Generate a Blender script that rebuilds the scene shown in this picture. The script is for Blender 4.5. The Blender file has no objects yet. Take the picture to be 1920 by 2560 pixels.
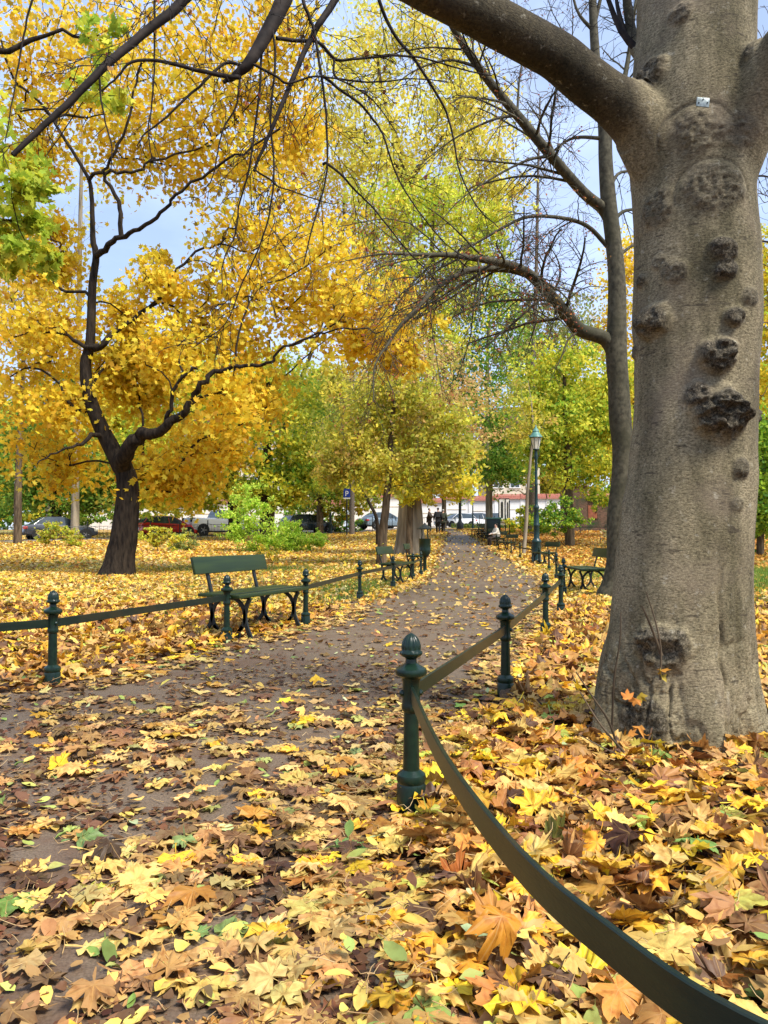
import bpy, bmesh, math, random
import numpy as np
from mathutils import Vector, Matrix
rng = np.random.default_rng(7)
random.seed(7)
R = math.radians
scene = bpy.context.scene
COL = scene.collection

# ---------------------------------------------------------------- camera
CAMZ, FPX, HOR = 1.0, 1900.0, 1345.0
TH = math.atan((HOR - 1280) / FPX)
cam = bpy.data.cameras.new('camera')
cam.sensor_fit = 'VERTICAL'; cam.sensor_height = 36; cam.sensor_width = 27
cam.lens = 36 * FPX / 2560
cam.clip_start = 0.05; cam.clip_end = 3000
co = bpy.data.objects.new('camera', cam); COL.objects.link(co)
co.location = (0, 0, CAMZ); co.rotation_euler = (math.pi / 2 + TH, 0, 0)
scene.camera = co

# ---------------------------------------------------------------- world, sun, exposure
SUN_EL, SUN_AZ = R(54), R(130)          # azimuth clockwise from +Y
w = bpy.data.worlds.new('World'); scene.world = w; w.use_nodes = True
nt = w.node_tree; nt.nodes.clear()
out = nt.nodes.new('ShaderNodeOutputWorld'); bg = nt.nodes.new('ShaderNodeBackground')
sky = nt.nodes.new('ShaderNodeTexSky'); sky.sky_type = 'NISHITA'; sky.sun_disc = False
sky.sun_elevation = SUN_EL; sky.sun_rotation = SUN_AZ; sky.air_density = 1.0; sky.dust_density = 1.0
tc = nt.nodes.new('ShaderNodeTexCoord'); mp = nt.nodes.new('ShaderNodeMapping')
mp.inputs['Scale'].default_value = (1, 1, 2.6)
nz = nt.nodes.new('ShaderNodeTexNoise'); nz.inputs['Scale'].default_value = 2.2; nz.inputs['Detail'].default_value = 7; nz.inputs['Roughness'].default_value = .55
rp = nt.nodes.new('ShaderNodeValToRGB'); rp.color_ramp.elements[0].position = .40; rp.color_ramp.elements[1].position = .70; rp.color_ramp.elements[0].color = (.42, .42, .42, 1)
mx = nt.nodes.new('ShaderNodeMixRGB'); mx.inputs['Color2'].default_value = (4.1, 5.1, 7.4, 1)
L = nt.links.new
L(tc.outputs['Generated'], mp.inputs['Vector']); L(mp.outputs[0], nz.inputs['Vector']); L(nz.outputs['Fac'], rp.inputs[0])
L(rp.outputs[0], mx.inputs['Fac']); L(sky.outputs[0], mx.inputs['Color1']); L(mx.outputs[0], bg.inputs[0]); L(bg.outputs[0], out.inputs[0])
bg.inputs[1].default_value = 0.105
sl = bpy.data.lights.new('sun', 'SUN'); sl.energy = 3.3; sl.angle = R(18); sl.color = (1, .95, .86)
so = bpy.data.objects.new('sun', sl); COL.objects.link(so)
sd = Vector((math.sin(SUN_AZ) * math.cos(SUN_EL), math.cos(SUN_AZ) * math.cos(SUN_EL), math.sin(SUN_EL)))
so.rotation_euler = sd.to_track_quat('Z', 'Y').to_euler(); so.location = (0, 0, 30)
scene.view_settings.view_transform = 'Standard'; scene.view_settings.look = 'None'
scene.view_settings.exposure = 1.0; scene.view_settings.gamma = 1
scene.cycles.max_bounces = 6; scene.cycles.diffuse_bounces = 3; scene.cycles.transmission_bounces = 3
scene.cycles.transparent_max_bounces = 4; scene.cycles.caustics_reflective = False; scene.cycles.caustics_refractive = False

# ---------------------------------------------------------------- terrain function and pixel helpers
_ky = [-60, 25, 35, 45, 50, 57, 63, 66, 72, 80, 100, 600]
_kz = [0, 0, .28, .68, .87, 1.15, 1.43, 1.6, 1.75, 1.9, 2.0, 2.3]
_ty = np.arange(-60, 600, .5); _tz = np.interp(_ty, _ky, _kz)
_k = np.hanning(15); _k /= _k.sum(); _tz = np.convolve(np.pad(_tz, 7, mode='edge'), _k, 'valid')
def ss(a, b, x):
    t = np.clip((np.asarray(x, float) - a) / (b - a), 0, 1); return t * t * (3 - 2 * t)
def G(x, y):
    x = np.asarray(x, float); y = np.asarray(y, float)
    return np.interp(y, _ty, _tz) + .34 * ss(-4, 4, x) * ss(38, 56, y) * (1 - ss(62, 76, y))
def P(px, py, d):
    """world point at depth y = d that is seen at photo pixel px, py"""
    a = px - 960.0; b = 1280.0 - py
    dy = math.cos(TH) * FPX - math.sin(TH) * b; dz = math.sin(TH) * FPX + math.cos(TH) * b
    return Vector((a * d / dy, d, CAMZ + dz * d / dy))
def at(px, py):
    """ground point under photo pixel"""
    lo, hi = .5, 120.0
    for d in np.arange(.8, 120, .2):
        p = P(px, py, d)
        if p.z <= float(G(p.x, p.y)): hi = d; lo = d - .2; break
    else: return P(px, py, 90)
    for _ in range(20):
        m = (lo + hi) / 2; p = P(px, py, m)
        if p.z <= float(G(p.x, p.y)): hi = m
        else: lo = m
    p = P(px, py, hi); p.z = float(G(p.x, p.y)); return p
def gpt(x, y, dz=0): return Vector((x, y, float(G(x, y)) + dz))

def _hash(ix, iy, iz, seed):
    h = (ix * 374761393 + iy * 668265263 + iz * 2147483647 + seed * 1274126177) & 0xffffffff
    h = ((h ^ (h >> 13)) * 1274126177) & 0xffffffff
    return ((h ^ (h >> 16)) & 0xffff) / 65535.0
def vn(p, s, seed=0):
    """value noise, p (N,3), cells of size s"""
    q = np.asarray(p, float) / s; i = np.floor(q).astype(np.int64); f = q - i; f = f * f * (3 - 2 * f); r = 0
    for a in (0, 1):
        for b in (0, 1):
            for c in (0, 1):
                wgt = (f[:, 0] if a else 1 - f[:, 0]) * (f[:, 1] if b else 1 - f[:, 1]) * (f[:, 2] if c else 1 - f[:, 2])
                r = r + wgt * _hash(i[:, 0] + a, i[:, 1] + b, i[:, 2] + c, seed)
    return r
def vn2(x, y, s, seed=0): return vn(np.stack([x, y, np.zeros_like(x)], 1), s, seed)

# ---------------------------------------------------------------- materials
def mat_new(name):
    m = bpy.data.materials.new(name); m.use_nodes = True; n = m.node_tree.nodes
    return m, m.node_tree, n['Principled BSDF']
def N(t, typ, **kw):
    n = t.nodes.new(typ)
    for k, v in kw.items():
        if k in n.inputs: n.inputs[k].default_value = v
        else: setattr(n, k, v)
    return n
def noisy(name, c1, c2, scale=8, rough=.6, bump=.2, detail=6, stretch=(1, 1, 1), metallic=0, c3=None, s3=2, bscale=None, spec=.35, bdist=.01, lo=.35, hi=.65):
    m, t, b = mat_new(name)
    tc = N(t, 'ShaderNodeTexCoord'); mp = N(t, 'ShaderNodeMapping'); mp.inputs['Scale'].default_value = stretch
    t.links.new(tc.outputs['Object'], mp.inputs['Vector'])
    nz = N(t, 'ShaderNodeTexNoise', Scale=scale, Detail=detail); t.links.new(mp.outputs[0], nz.inputs['Vector'])
    rp = N(t, 'ShaderNodeValToRGB'); e = rp.color_ramp.elements
    e[0].position = lo; e[1].position = hi; e[0].color = (*c1, 1); e[1].color = (*c2, 1)
    t.links.new(nz.outputs['Fac'], rp.inputs[0]); last = rp.outputs[0]
    if c3:
        n3 = N(t, 'ShaderNodeTexNoise', Scale=s3, Detail=4); t.links.new(tc.outputs['Object'], n3.inputs['Vector'])
        r3 = N(t, 'ShaderNodeValToRGB'); r3.color_ramp.elements[0].position = .5; r3.color_ramp.elements[1].position = .68
        t.links.new(n3.outputs['Fac'], r3.inputs[0])
        x3 = N(t, 'ShaderNodeMixRGB'); x3.inputs['Color2'].default_value = (*c3, 1)
        t.links.new(r3.outputs[0], x3.inputs['Fac']); t.links.new(last, x3.inputs['Color1']); last = x3.outputs[0]
    t.links.new(last, b.inputs['Base Color'])
    b.inputs['Roughness'].default_value = rough; b.inputs['Metallic'].default_value = metallic
    b.inputs['Specular IOR Level'].default_value = spec
    if bump:
        bn = N(t, 'ShaderNodeTexNoise', Scale=bscale or scale * 2, Detail=6); t.links.new(mp.outputs[0], bn.inputs['Vector'])
        bp = N(t, 'ShaderNodeBump', Strength=bump, Distance=bdist); t.links.new(bn.outputs['Fac'], bp.inputs['Height'])
        t.links.new(bp.outputs[0], b.inputs['Normal'])
    return m
def leaf_mat(name, trans=.35, rough=.5, veins=False, blotch=0.0, spec=.12):
    m, t, b = mat_new(name)
    at_ = N(t, 'ShaderNodeAttribute', attribute_name='Col'); last = at_.outputs['Color']
    if blotch:
        tc = N(t, 'ShaderNodeTexCoord'); nz = N(t, 'ShaderNodeTexNoise', Scale=38, Detail=5)
        t.links.new(tc.outputs['Object'], nz.inputs['Vector'])
        rp = N(t, 'ShaderNodeValToRGB'); rp.color_ramp.elements[0].position = .47; rp.color_ramp.elements[1].position = .72
        t.links.new(nz.outputs['Fac'], rp.inputs[0])
        ml = N(t, 'ShaderNodeMath', operation='MULTIPLY'); ml.inputs[1].default_value = blotch; t.links.new(rp.outputs[0], ml.inputs[0])
        x = N(t, 'ShaderNodeMixRGB', blend_type='MULTIPLY'); x.inputs['Color2'].default_value = (.5, .3, .2, 1)
        t.links.new(ml.outputs[0], x.inputs['Fac']); t.links.new(last, x.inputs['Color1']); last = x.outputs[0]
    if veins:
        uv = N(t, 'ShaderNodeAttribute', attribute_name='UVMap'); cur = None
        for ang, wd in ((90, .011), (41, .009), (139, .009), (-11, .007), (191, .007)):
            cr = N(t, 'ShaderNodeVectorMath', operation='DOT_PRODUCT'); cr.inputs[1].default_value = (math.sin(R(ang)), -math.cos(R(ang)), 0)
            dt = N(t, 'ShaderNodeVectorMath', operation='DOT_PRODUCT'); dt.inputs[1].default_value = (math.cos(R(ang)), math.sin(R(ang)), 0)
            for q in (cr, dt): t.links.new(uv.outputs['Vector'], q.inputs[0])
            ab = N(t, 'ShaderNodeMath', operation='ABSOLUTE'); t.links.new(cr.outputs['Value'], ab.inputs[0])
            lt = N(t, 'ShaderNodeMath', operation='LESS_THAN'); lt.inputs[1].default_value = wd; t.links.new(ab.outputs[0], lt.inputs[0])
            gt = N(t, 'ShaderNodeMath', operation='GREATER_THAN'); gt.inputs[1].default_value = 0; t.links.new(dt.outputs['Value'], gt.inputs[0])
            mu = N(t, 'ShaderNodeMath', operation='MULTIPLY'); t.links.new(lt.outputs[0], mu.inputs[0]); t.links.new(gt.outputs[0], mu.inputs[1])
            if cur is None: cur = mu.outputs[0]
            else:
                ad = N(t, 'ShaderNodeMath', operation='MAXIMUM'); t.links.new(cur, ad.inputs[0]); t.links.new(mu.outputs[0], ad.inputs[1]); cur = ad.outputs[0]
        ml = N(t, 'ShaderNodeMath', operation='MULTIPLY'); ml.inputs[1].default_value = .5; t.links.new(cur, ml.inputs[0])
        x = N(t, 'ShaderNodeMixRGB', blend_type='MIX'); x.inputs['Color2'].default_value = (.50, .30, .10, 1)
        t.links.new(ml.outputs[0], x.inputs['Fac']); t.links.new(last, x.inputs['Color1']); last = x.outputs[0]
    t.links.new(last, b.inputs['Base Color']); b.inputs['Roughness'].default_value = rough
    b.inputs['Specular IOR Level'].default_value = spec
    tr = N(t, 'ShaderNodeBsdfTranslucent'); t.links.new(last, tr.inputs['Color'])
    ms = N(t, 'ShaderNodeMixShader'); ms.inputs[0].default_value = trans
    o = t.nodes['Material Output']; t.links.new(b.outputs[0], ms.inputs[1]); t.links.new(tr.outputs[0], ms.inputs[2]); t.links.new(ms.outputs[0], o.inputs['Surface'])
    return m
M = {}
M['leaf'] = leaf_mat('foliage_leaf', .5)
M['litter'] = leaf_mat('fallen_leaf', .18, .55, blotch=.35)
M['litter_near'] = leaf_mat('fallen_leaf_near', .18, .5, veins=True, blotch=.8, spec=.25)
M['grass'] = leaf_mat('grass_blade', .3)
M['bark_dark'] = noisy('bark_dark', (.010, .007, .005), (.040, .029, .019), 14, .9, .9, stretch=(1, 1, .22), bdist=.03, spec=.15)
M['bark_brown'] = noisy('bark_brown', (.05, .036, .022), (.15, .11, .07), 9, .9, .9, stretch=(1, 1, .2), bdist=.03, spec=.15)
M['bark_pale'] = noisy('bark_pale', (.14, .115, .08), (.34, .29, .21), 5, .9, .6, stretch=(1, 1, .12), bdist=.04, spec=.15)
M['bark_olive'] = noisy('bark_olive', (.040, .035, .021), (.10, .088, .055), 16, .8, .5, stretch=(1, 1, .8), c3=(.045, .042, .022), s3=1.3, bdist=.012, spec=.2)
M['twig'] = noisy('twig_bark', (.010, .007, .006), (.032, .023, .018), 20, .8, .2, spec=.2)
M['twig_grey'] = noisy('twig_grey_bark', (.10, .08, .065), (.2, .165, .14), 20, .8, .2, spec=.2)
M['paint_green'] = noisy('green_paint', (.003, .013, .008), (.007, .023, .013), 30, .30, .25, c3=(.010, .018, .012), s3=9, bscale=70, bdist=.002, spec=.35)
M['rail_green'] = noisy('rail_green_paint', (.004, .012, .008), (.010, .019, .010), 7, .36, .3, stretch=(1, 1, 5), c3=(.024, .022, .009), s3=4, bscale=60, bdist=.002)
M['bench_wood'] = noisy('bench_green_wood', (.012, .026, .008), (.024, .042, .010), 6, .4, .3, stretch=(1, .3, 4), bscale=30, bdist=.003)
M['iron'] = noisy('black_iron', (.008, .011, .011), (.018, .022, .020), 20, .45, .15)
M['lamp_green'] = noisy('lamp_green_paint', (.006, .024, .025), (.012, .042, .042), 14, .38, .2, spec=.4)
M['copper'] = noisy('pale_green_metal', (.06, .17, .14), (.12, .27, .22), 12, .4, .2)
M['white_wall'] = noisy('white_render', (.76, .73, .71), (.86, .84, .82), 1.2, .9, .15, c3=(.72, .68, .64), s3=.6)
M['red_tile'] = noisy('red_tile', (.42, .14, .10), (.62, .28, .22), 5, .7, .4, stretch=(6, 1, 1))
M['brick'] = noisy('old_brick', (.07, .045, .03), (.17, .10, .07), 4, .9, .8, stretch=(1, 1, 4), c3=(.05, .055, .03), s3=1.1, bdist=.04)
M['red_door'] = noisy('red_door_paint', (.20, .06, .03), (.28, .10, .05), 6, .7, .2)
M['cream'] = noisy('cream_render', (.58, .50, .38), (.70, .62, .50), .8, .9, .1)
M['roof'] = noisy('dark_roof', (.12, .06, .045), (.2, .1, .07), 3, .8, .3)
M['rubber'] = noisy('rubber', (.012, .012, .012), (.02, .02, .02), 20, .8, .1)
M['metal'] = noisy('rim_metal', (.35, .35, .36), (.5, .5, .5), 10, .35, 0, metallic=.8)
M['glass_dark'] = noisy('car_glass', (.02, .03, .035), (.04, .055, .06), 2, .08, 0, spec=.9)
M['glass_lamp'] = noisy('lantern_glass', (.55, .52, .42), (.68, .66, .55), 6, .15, 0, spec=.6)
M['red_light'] = noisy('tail_light', (.45, .02, .02), (.6, .04, .03), 8, .2, 0)
M['white_plastic'] = noisy('white_plastic', (.7, .7, .7), (.8, .8, .8), 8, .4, 0)
M['sign_blue'] = noisy('sign_blue', (.01, .03, .22), (.015, .045, .3), 4, .4, 0)
M['cloth_black'] = noisy('black_cloth', (.01, .01, .012), (.022, .022, .025), 15, .9, .2)
M['cloth_brown'] = noisy('brown_cloth', (.03, .02, .014), (.055, .038, .028), 15, .9, .2)
M['cloth_olive'] = noisy('olive_cloth', (.035, .04, .025), (.06, .065, .04), 15, .9, .2)
M['cloth_navy'] = noisy('navy_cloth', (.012, .016, .04), (.02, .026, .06), 15, .9, .2)
M['cloth_pale'] = noisy('pale_cloth', (.55, .5, .42), (.65, .6, .5), 15, .9, .2)
M['skin'] = noisy('skin', (.52, .29, .2), (.6, .36, .26), 10, .55, 0)
M['hair_dark'] = noisy('dark_hair', (.012, .008, .006), (.03, .02, .015), 30, .6, .3)
M['hair_grey'] = noisy('grey_hair', (.35, .33, .32), (.5, .48, .46), 30, .6, .3)
def paint(name, c, rough=.25):
    m, t, b = mat_new(name); b.inputs['Base Color'].default_value = (*c, 1); b.inputs['Roughness'].default_value = rough
    b.inputs['Coat Weight'].default_value = .5; nz = N(t, 'ShaderNodeTexNoise', Scale=3.0)
    rp = N(t, 'ShaderNodeValToRGB'); rp.color_ramp.elements[0].color = (*[v * .85 for v in c], 1); rp.color_ramp.elements[1].color = (*c, 1)
    t.links.new(nz.outputs['Fac'], rp.inputs[0]); t.links.new(rp.outputs[0], b.inputs['Base Color']); return m

# ---------------------------------------------------------------- object helpers
def tag(o, label=None, cat=None, group=None, kind=None):
    if label: o['label'] = label
    if cat: o['category'] = cat
    if group: o['group'] = group
    if kind: o['kind'] = kind
    return o
def empty(name, loc=(0, 0, 0), rz=0, label=None, cat=None, group=None):
    o = bpy.data.objects.new(name, None); COL.objects.link(o); o.location = loc; o.rotation_euler = (0, 0, rz)
    o.empty_display_size = .1
    return tag(o, label, cat, group)
def link(name, me, mat=None, parent=None, smooth=True, loc=None):
    o = bpy.data.objects.new(name, me); COL.objects.link(o)
    if mat is not None: me.materials.append(mat)
    if smooth and len(me.polygons): me.polygons.foreach_set('use_smooth', np.ones(len(me.polygons), bool))
    if parent is not None: o.parent = parent
    if loc is not None: o.location = loc
    return o
def mesh_np(name, V, loops, starts, totals, col=None, uv=None):
    me = bpy.data.meshes.new(name); V = np.asarray(V, np.float32)
    me.vertices.add(len(V)); me.vertices.foreach_set('co', V.ravel())
    me.loops.add(len(loops)); me.loops.foreach_set('vertex_index', np.asarray(loops, np.int32))
    me.polygons.add(len(starts)); me.polygons.foreach_set('loop_start', np.asarray(starts, np.int32))
    me.polygons.foreach_set('loop_total', np.asarray(totals, np.int32))
    if col is not None:
        a = me.attributes.new('Col', 'FLOAT_COLOR', 'POINT'); c = np.ones((len(V), 4), np.float32); c[:, :3] = col; a.data.foreach_set('color', c.ravel())
    if uv is not None:
        a = me.attributes.new('UVMap', 'FLOAT2', 'POINT'); a.data.foreach_set('vector', np.asarray(uv, np.float32).ravel())
    me.update(calc_edges=True); me.validate(); return me
class MB:
    def __init__(s): s.v = []; s.f = []
    def add(s, V, F):
        o = len(s.v); s.v += [tuple(v) for v in V]; s.f += [tuple(i + o for i in f) for f in F]; return s
    def box(s, c, h, rz=0, bev=0, rot=None):
        m = rot if rot is not None else Matrix.Rotation(rz, 3, 'Z'); c = Vector(c)
        if not bev:
            V = [c + m @ Vector((x * h[0], y * h[1], z * h[2])) for z in (-1, 1) for x, y in ((-1, -1), (1, -1), (1, 1), (-1, 1))]
            return s.add(V, [(3, 2, 1, 0), (4, 5, 6, 7), (0, 1, 5, 4), (1, 2, 6, 5), (2, 3, 7, 6), (3, 0, 4, 7)])
        bm = bmesh.new(); bmesh.ops.create_cube(bm, size=2)
        for v in bm.verts: v.co = Vector((v.co.x * h[0], v.co.y * h[1], v.co.z * h[2]))
        bmesh.ops.bevel(bm, geom=bm.edges[:], offset=bev, segments=2, affect='EDGES', profile=.6)
        bm.verts.index_update()
        s.add([c + m @ v.co for v in bm.verts], [[v.index for v in f.verts] for f in bm.faces]); bm.free(); return s
    def tube(s, pts, rad, n=8, cap=True, flat=None, up=None):
        pts = [Vector(p) for p in pts]; k = len(pts)
        if not hasattr(rad, '__len__'): rad = [rad] * k
        V = []; ref = None
        for i in range(k):
            t = (pts[min(i + 1, k - 1)] - pts[max(i - 1, 0)])
            if t.length < 1e-9: t = Vector((0, 0, 1))
            t.normalize()
            if up is not None: a = Vector(up) - t * t.dot(Vector(up)); a.normalize()
            elif ref is None:
                a = t.cross(Vector((0, 0, 1)) if abs(t.z) < .9 else Vector((1, 0, 0))).normalized()
            else: a = (ref - t * t.dot(ref)).normalized()
            ref = a; b = t.cross(a)
            for j in range(n):
                th = 2 * math.pi * j / n; ca, sa = math.cos(th), math.sin(th)
                if flat: q = a * flat[0] * (1 if ca > 0 else -1) * min(1, abs(ca) * 1.5) + b * flat[1] * (1 if sa > 0 else -1) * min(1, abs(sa) * 1.5)
                else: q = (a * ca + b * sa) * rad[i]
                V.append(pts[i] + q)
        F = [(i * n + j, i * n + (j + 1) % n, (i + 1) * n + (j + 1) % n, (i + 1) * n + j) for i in range(k - 1) for j in range(n)]
        if cap: F += [tuple(range(n - 1, -1, -1)), tuple(range((k - 1) * n, k * n))]
        return s.add(V, F)
    def lathe(s, prof, n=20, c=(0, 0, 0), mod=None, cap=True):
        V = []; c = Vector(c)
        for i, (r, z) in enumerate(prof):
            for j in range(n):
                th = 2 * math.pi * j / n; rr = r * (mod(i, th, z) if mod else 1)
                V.append(c + Vector((rr * math.cos(th), rr * math.sin(th), z)))
        k = len(prof)
        F = [(i * n + j, i * n + (j + 1) % n, (i + 1) * n + (j + 1) % n, (i + 1) * n + j) for i in range(k - 1) for j in range(n)]
        if cap: F += [tuple(range(n - 1, -1, -1)), tuple(range((k - 1) * n, k * n))]
        return s.add(V, F)
    def prism(s, poly, y0, y1):
        """poly in x,z extruded along y"""
        n = len(poly); V = [(x, y0, z) for x, z in poly] + [(x, y1, z) for x, z in poly]
        return s.add(V, [tuple(range(n)), tuple(range(2 * n - 1, n - 1, -1))] + [(i, i + n, (i + 1) % n + n, (i + 1) % n) for i in range(n)])
    def build(s, name, mat, parent=None, smooth=False, loc=None, autos=False):
        me = bpy.data.meshes.new(name); me.from_pydata(s.v, [], s.f); me.update()
        bm = bmesh.new(); bm.from_mesh(me); bmesh.ops.recalc_face_normals(bm, faces=bm.faces[:])
        if autos:
            for e in bm.edges: e.smooth = len(e.link_faces) == 2 and e.calc_face_angle(9) < R(38)
            smooth = True
        bm.to_mesh(me); bm.free()
        return link(name, me, mat, parent, smooth, loc)

# tubes for branches, vectorised by ring
class Branches:
    def __init__(s): s.V = []; s.L = []; s.n = 0
    def add(s, pts, rad, sides):
        pts = np.asarray(pts, float); rad = np.asarray(rad, float); k = len(pts)
        if k < 2: return
        t = np.gradient(pts, axis=0); t /= np.linalg.norm(t, axis=1)[:, None] + 1e-9
        a = np.cross(t[0], (0, 0, 1) if abs(t[0][2]) < .9 else (1, 0, 0)); A = np.empty((k, 3))
        for i in range(k):
            a = a - t[i] * a.dot(t[i]); a /= np.linalg.norm(a) + 1e-9; A[i] = a
        B = np.cross(t, A); th = np.arange(sides) * 2 * np.pi / sides
        V = pts[:, None] + rad[:, None, None] * (A[:, None] * np.cos(th)[None, :, None] + B[:, None] * np.sin(th)[None, :, None])
        i, j = np.meshgrid(np.arange(k - 1), np.arange(sides), indexing='ij'); j2 = (j + 1) % sides
        F = np.stack([i * sides + j, i * sides + j2, (i + 1) * sides + j2, (i + 1) * sides + j], -1).reshape(-1, 4) + s.n
        s.V.append(V.reshape(-1, 3)); s.L.append(F); s.n += k * sides
    def build(s, name, mat, parent=None, off=(0, 0, 0)):
        V = np.concatenate(s.V) - np.asarray(off, float); F = np.concatenate(s.L)
        me = mesh_np(name, V, F.ravel(), np.arange(len(F)) * 4, np.full(len(F), 4))
        return link(name, me, mat, parent)
def smooth_line(pts, n=4):
    """Catmull-Rom through rows (any columns)"""
    p = np.asarray(pts, float)
    if len(p) < 3: return np.array([p[0] + (p[-1] - p[0]) * t for t in np.linspace(0, 1, n + 1)])
    q = np.vstack([2 * p[0] - p[1], p, 2 * p[-1] - p[-2]]); out = []
    for i in range(1, len(q) - 2):
        for t in np.arange(n) / n:
            out.append(.5 * ((2 * q[i]) + (-q[i - 1] + q[i + 1]) * t + (2 * q[i - 1] - 5 * q[i] + 4 * q[i + 1] - q[i + 2]) * t * t + (-q[i - 1] + 3 * q[i] - 3 * q[i + 1] + q[i + 2]) * t ** 3))
    out.append(p[-1]); return np.array(out)

# ---------------------------------------------------------------- leaf templates
half = [(90, 1.0), (85, .80), (79, .82), (74, .62), (66, .55), (59, .64), (53, .78), (47, .75), (40, .97), (33, .76), (27, .73), (22, .60),
        (13, .51), (4, .54), (-3, .57), (-11, .66), (-20, .56), (-35, .46), (-58, .38), (-84, .10)]
full = half + [(180 - a, r) for a, r in reversed(half[:]) if a != 90]
def tmpl_detail():
    pol = [(math.cos(R(a)) * r, math.sin(R(a)) * r) for a, r in full]; n = len(pol)
    V = [(0, 0, 0)] + [(x * .5, y * .5, 0) for x, y in pol] + [(x, y, 0) for x, y in pol]
    lob = [math.cos(R(a - 90) * 7.2) for a, r in full]
    V = [list(v) for v in V]
    for i in range(n): V[1 + i][2] = -.035 * lob[i]; V[1 + n + i][2] = -.05 * lob[i]
    F = [(0, 1 + i, 1 + (i + 1) % n) for i in range(n)] + [(1 + i, 1 + n + i, 1 + n + (i + 1) % n, 1 + (i + 1) % n) for i in range(n)]
    b = len(V)
    V += [[-.012, -.02, 0], [.012, -.02, 0], [-.010, -.45, .02], [.014, -.45, .02], [.05, -.85, .08], [.07, -.84, .08]]
    F += [(b, b + 1, b + 3, b + 2), (b + 2, b + 3, b + 5, b + 4)]
    return np.array(V, float), F
mid_h = [(90, 1.0), (78, .72), (66, .54), (52, .77), (40, .97), (27, .70), (13, .50), (-3, .58), (-11, .64), (-30, .38), (-70, .2)]
def tmpl_mid():
    ful = mid_h + [(180 - a, r) for a, r in reversed(mid_h[1:])]
    V = [(0, 0, 0)] + [(math.cos(R(a)) * r, math.sin(R(a)) * r, .05 * math.cos(R(a) * 3)) for a, r in ful]; n = len(ful)
    return np.array(V, float), [(0, 1 + i, 1 + (i + 1) % n) for i in range(n)]
def tmpl_star():
    a = [(90, 1), (66, .54), (40, .95), (13, .52), (-8, .65), (-60, .3), (-120, .3), (188, .65), (167, .52), (140, .95), (114, .54)]
    V = [(math.cos(R(t)) * r, math.sin(R(t)) * r, 0.1 * abs(math.cos(R(t)))) for t, r in a]
    V = [(0, 0, 0)] + V; n = len(a)
    return np.array(V, float), [(0, 1 + i, 1 + (i + 1) % n) for i in range(n)]
def tmpl_card():
    return np.array([(0, -.9, 0), (.55, -.1, .12), (0, 1, 0), (-.55, -.1, .12)], float), [(0, 1, 2, 3)]
def tmpl_card5():
    return np.array([(0, -.8, 0), (.75, -.2, .15), (.4, .75, 0), (-.4, .75, 0), (-.75, -.2, .15)], float), [(0, 1, 2, 3, 4)]
def rand_rot(n, tilt, rg):
    """rotation matrices: random yaw, tilt from vertical with given std (radians; None = anywhere)"""
    if tilt is None:
        nv = rg.normal(size=(n, 3))
    else:
        th = np.abs(rg.normal(0, 1, n)) * tilt; ph = rg.uniform(0, 2 * np.pi, n)
        nv = np.stack([np.sin(th) * np.cos(ph), np.sin(th) * np.sin(ph), np.cos(th)], 1)
    nv /= np.linalg.norm(nv, axis=1)[:, None]
    a = rg.normal(size=(n, 3)); a -= nv * (a * nv).sum(1)[:, None]; a /= np.linalg.norm(a, axis=1)[:, None]
    return np.stack([a, np.cross(nv, a), nv], 2)
def scatter(name, tm, cen, size, col, rot, curl=None, parent=None, mat=None, off=(0, 0, 0), rg=rng, uv=False, floor=None):
    T, F = tm; n = len(cen); k = len(T)
    loc = np.repeat(T[None], n, 0)
    if curl is not None:
        ph = rg.uniform(0, np.pi, n); u = loc[:, :, 0] * np.cos(ph)[:, None] + loc[:, :, 1] * np.sin(ph)[:, None]
        v = -loc[:, :, 0] * np.sin(ph)[:, None] + loc[:, :, 1] * np.cos(ph)[:, None]
        c2 = rg.uniform(-.5, .5, n) * np.abs(curl)
        loc[:, :, 2] += curl[:, None] * u * u + c2[:, None] * v * v + rg.normal(0, .04, loc.shape[:2]) * (np.hypot(loc[:, :, 0], loc[:, :, 1]) > .3)
        loc[:, :, :2] *= rg.uniform(.74, 1.08, (n, 1, 2)); loc[:, :, :2] += rg.normal(0, .028, loc[:, :, :2].shape) * (np.hypot(T[:, 0], T[:, 1]) > .3)[None, :, None]
        sh = 1 - .22 * np.minimum(np.abs(curl), 1.6)[:, None] * np.abs(u)
        loc[:, :, 0] *= sh; loc[:, :, 1] *= sh
    W = np.einsum('nij,nkj->nki', rot, loc) * np.asarray(size)[:, None, None] + cen[:, None]
    if floor is not None:
        lo = W[:, :, 2].min(1); g = floor(cen[:, 0], cen[:, 1]); W[:, :, 2] += np.maximum(0, g - lo)[:, None]
    W = W.reshape(-1, 3) - np.asarray(off, float)
    fl = np.concatenate([np.array(f) for f in F]); tot = np.array([len(f) for f in F])
    loops = (fl[None] + (np.arange(n) * k)[:, None]).ravel(); totals = np.tile(tot, n); starts = np.concatenate([[0], np.cumsum(totals)[:-1]])
    C = np.repeat(col, k, 0)
    me = mesh_np(name, W, loops, starts, totals, C, np.tile(T[:, :2], (n, 1)) if uv else None)
    return link(name, me, mat, parent)
M['leaf'].node_tree.nodes['Mix Shader'].inputs[0].default_value = .5
def pick(pal, n, rg, jit=.18):
    """pal: list of (weight, colour)"""
    wt = np.array([p[0] for p in pal], float); wt /= wt.sum()
    c = np.array([p[1] for p in pal])[rg.choice(len(pal), n, p=wt)]
    return np.clip(c * rg.normal(1, jit, (n, 1)) * rg.normal(1, .06, (n, 3)), .004, .95)

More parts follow.
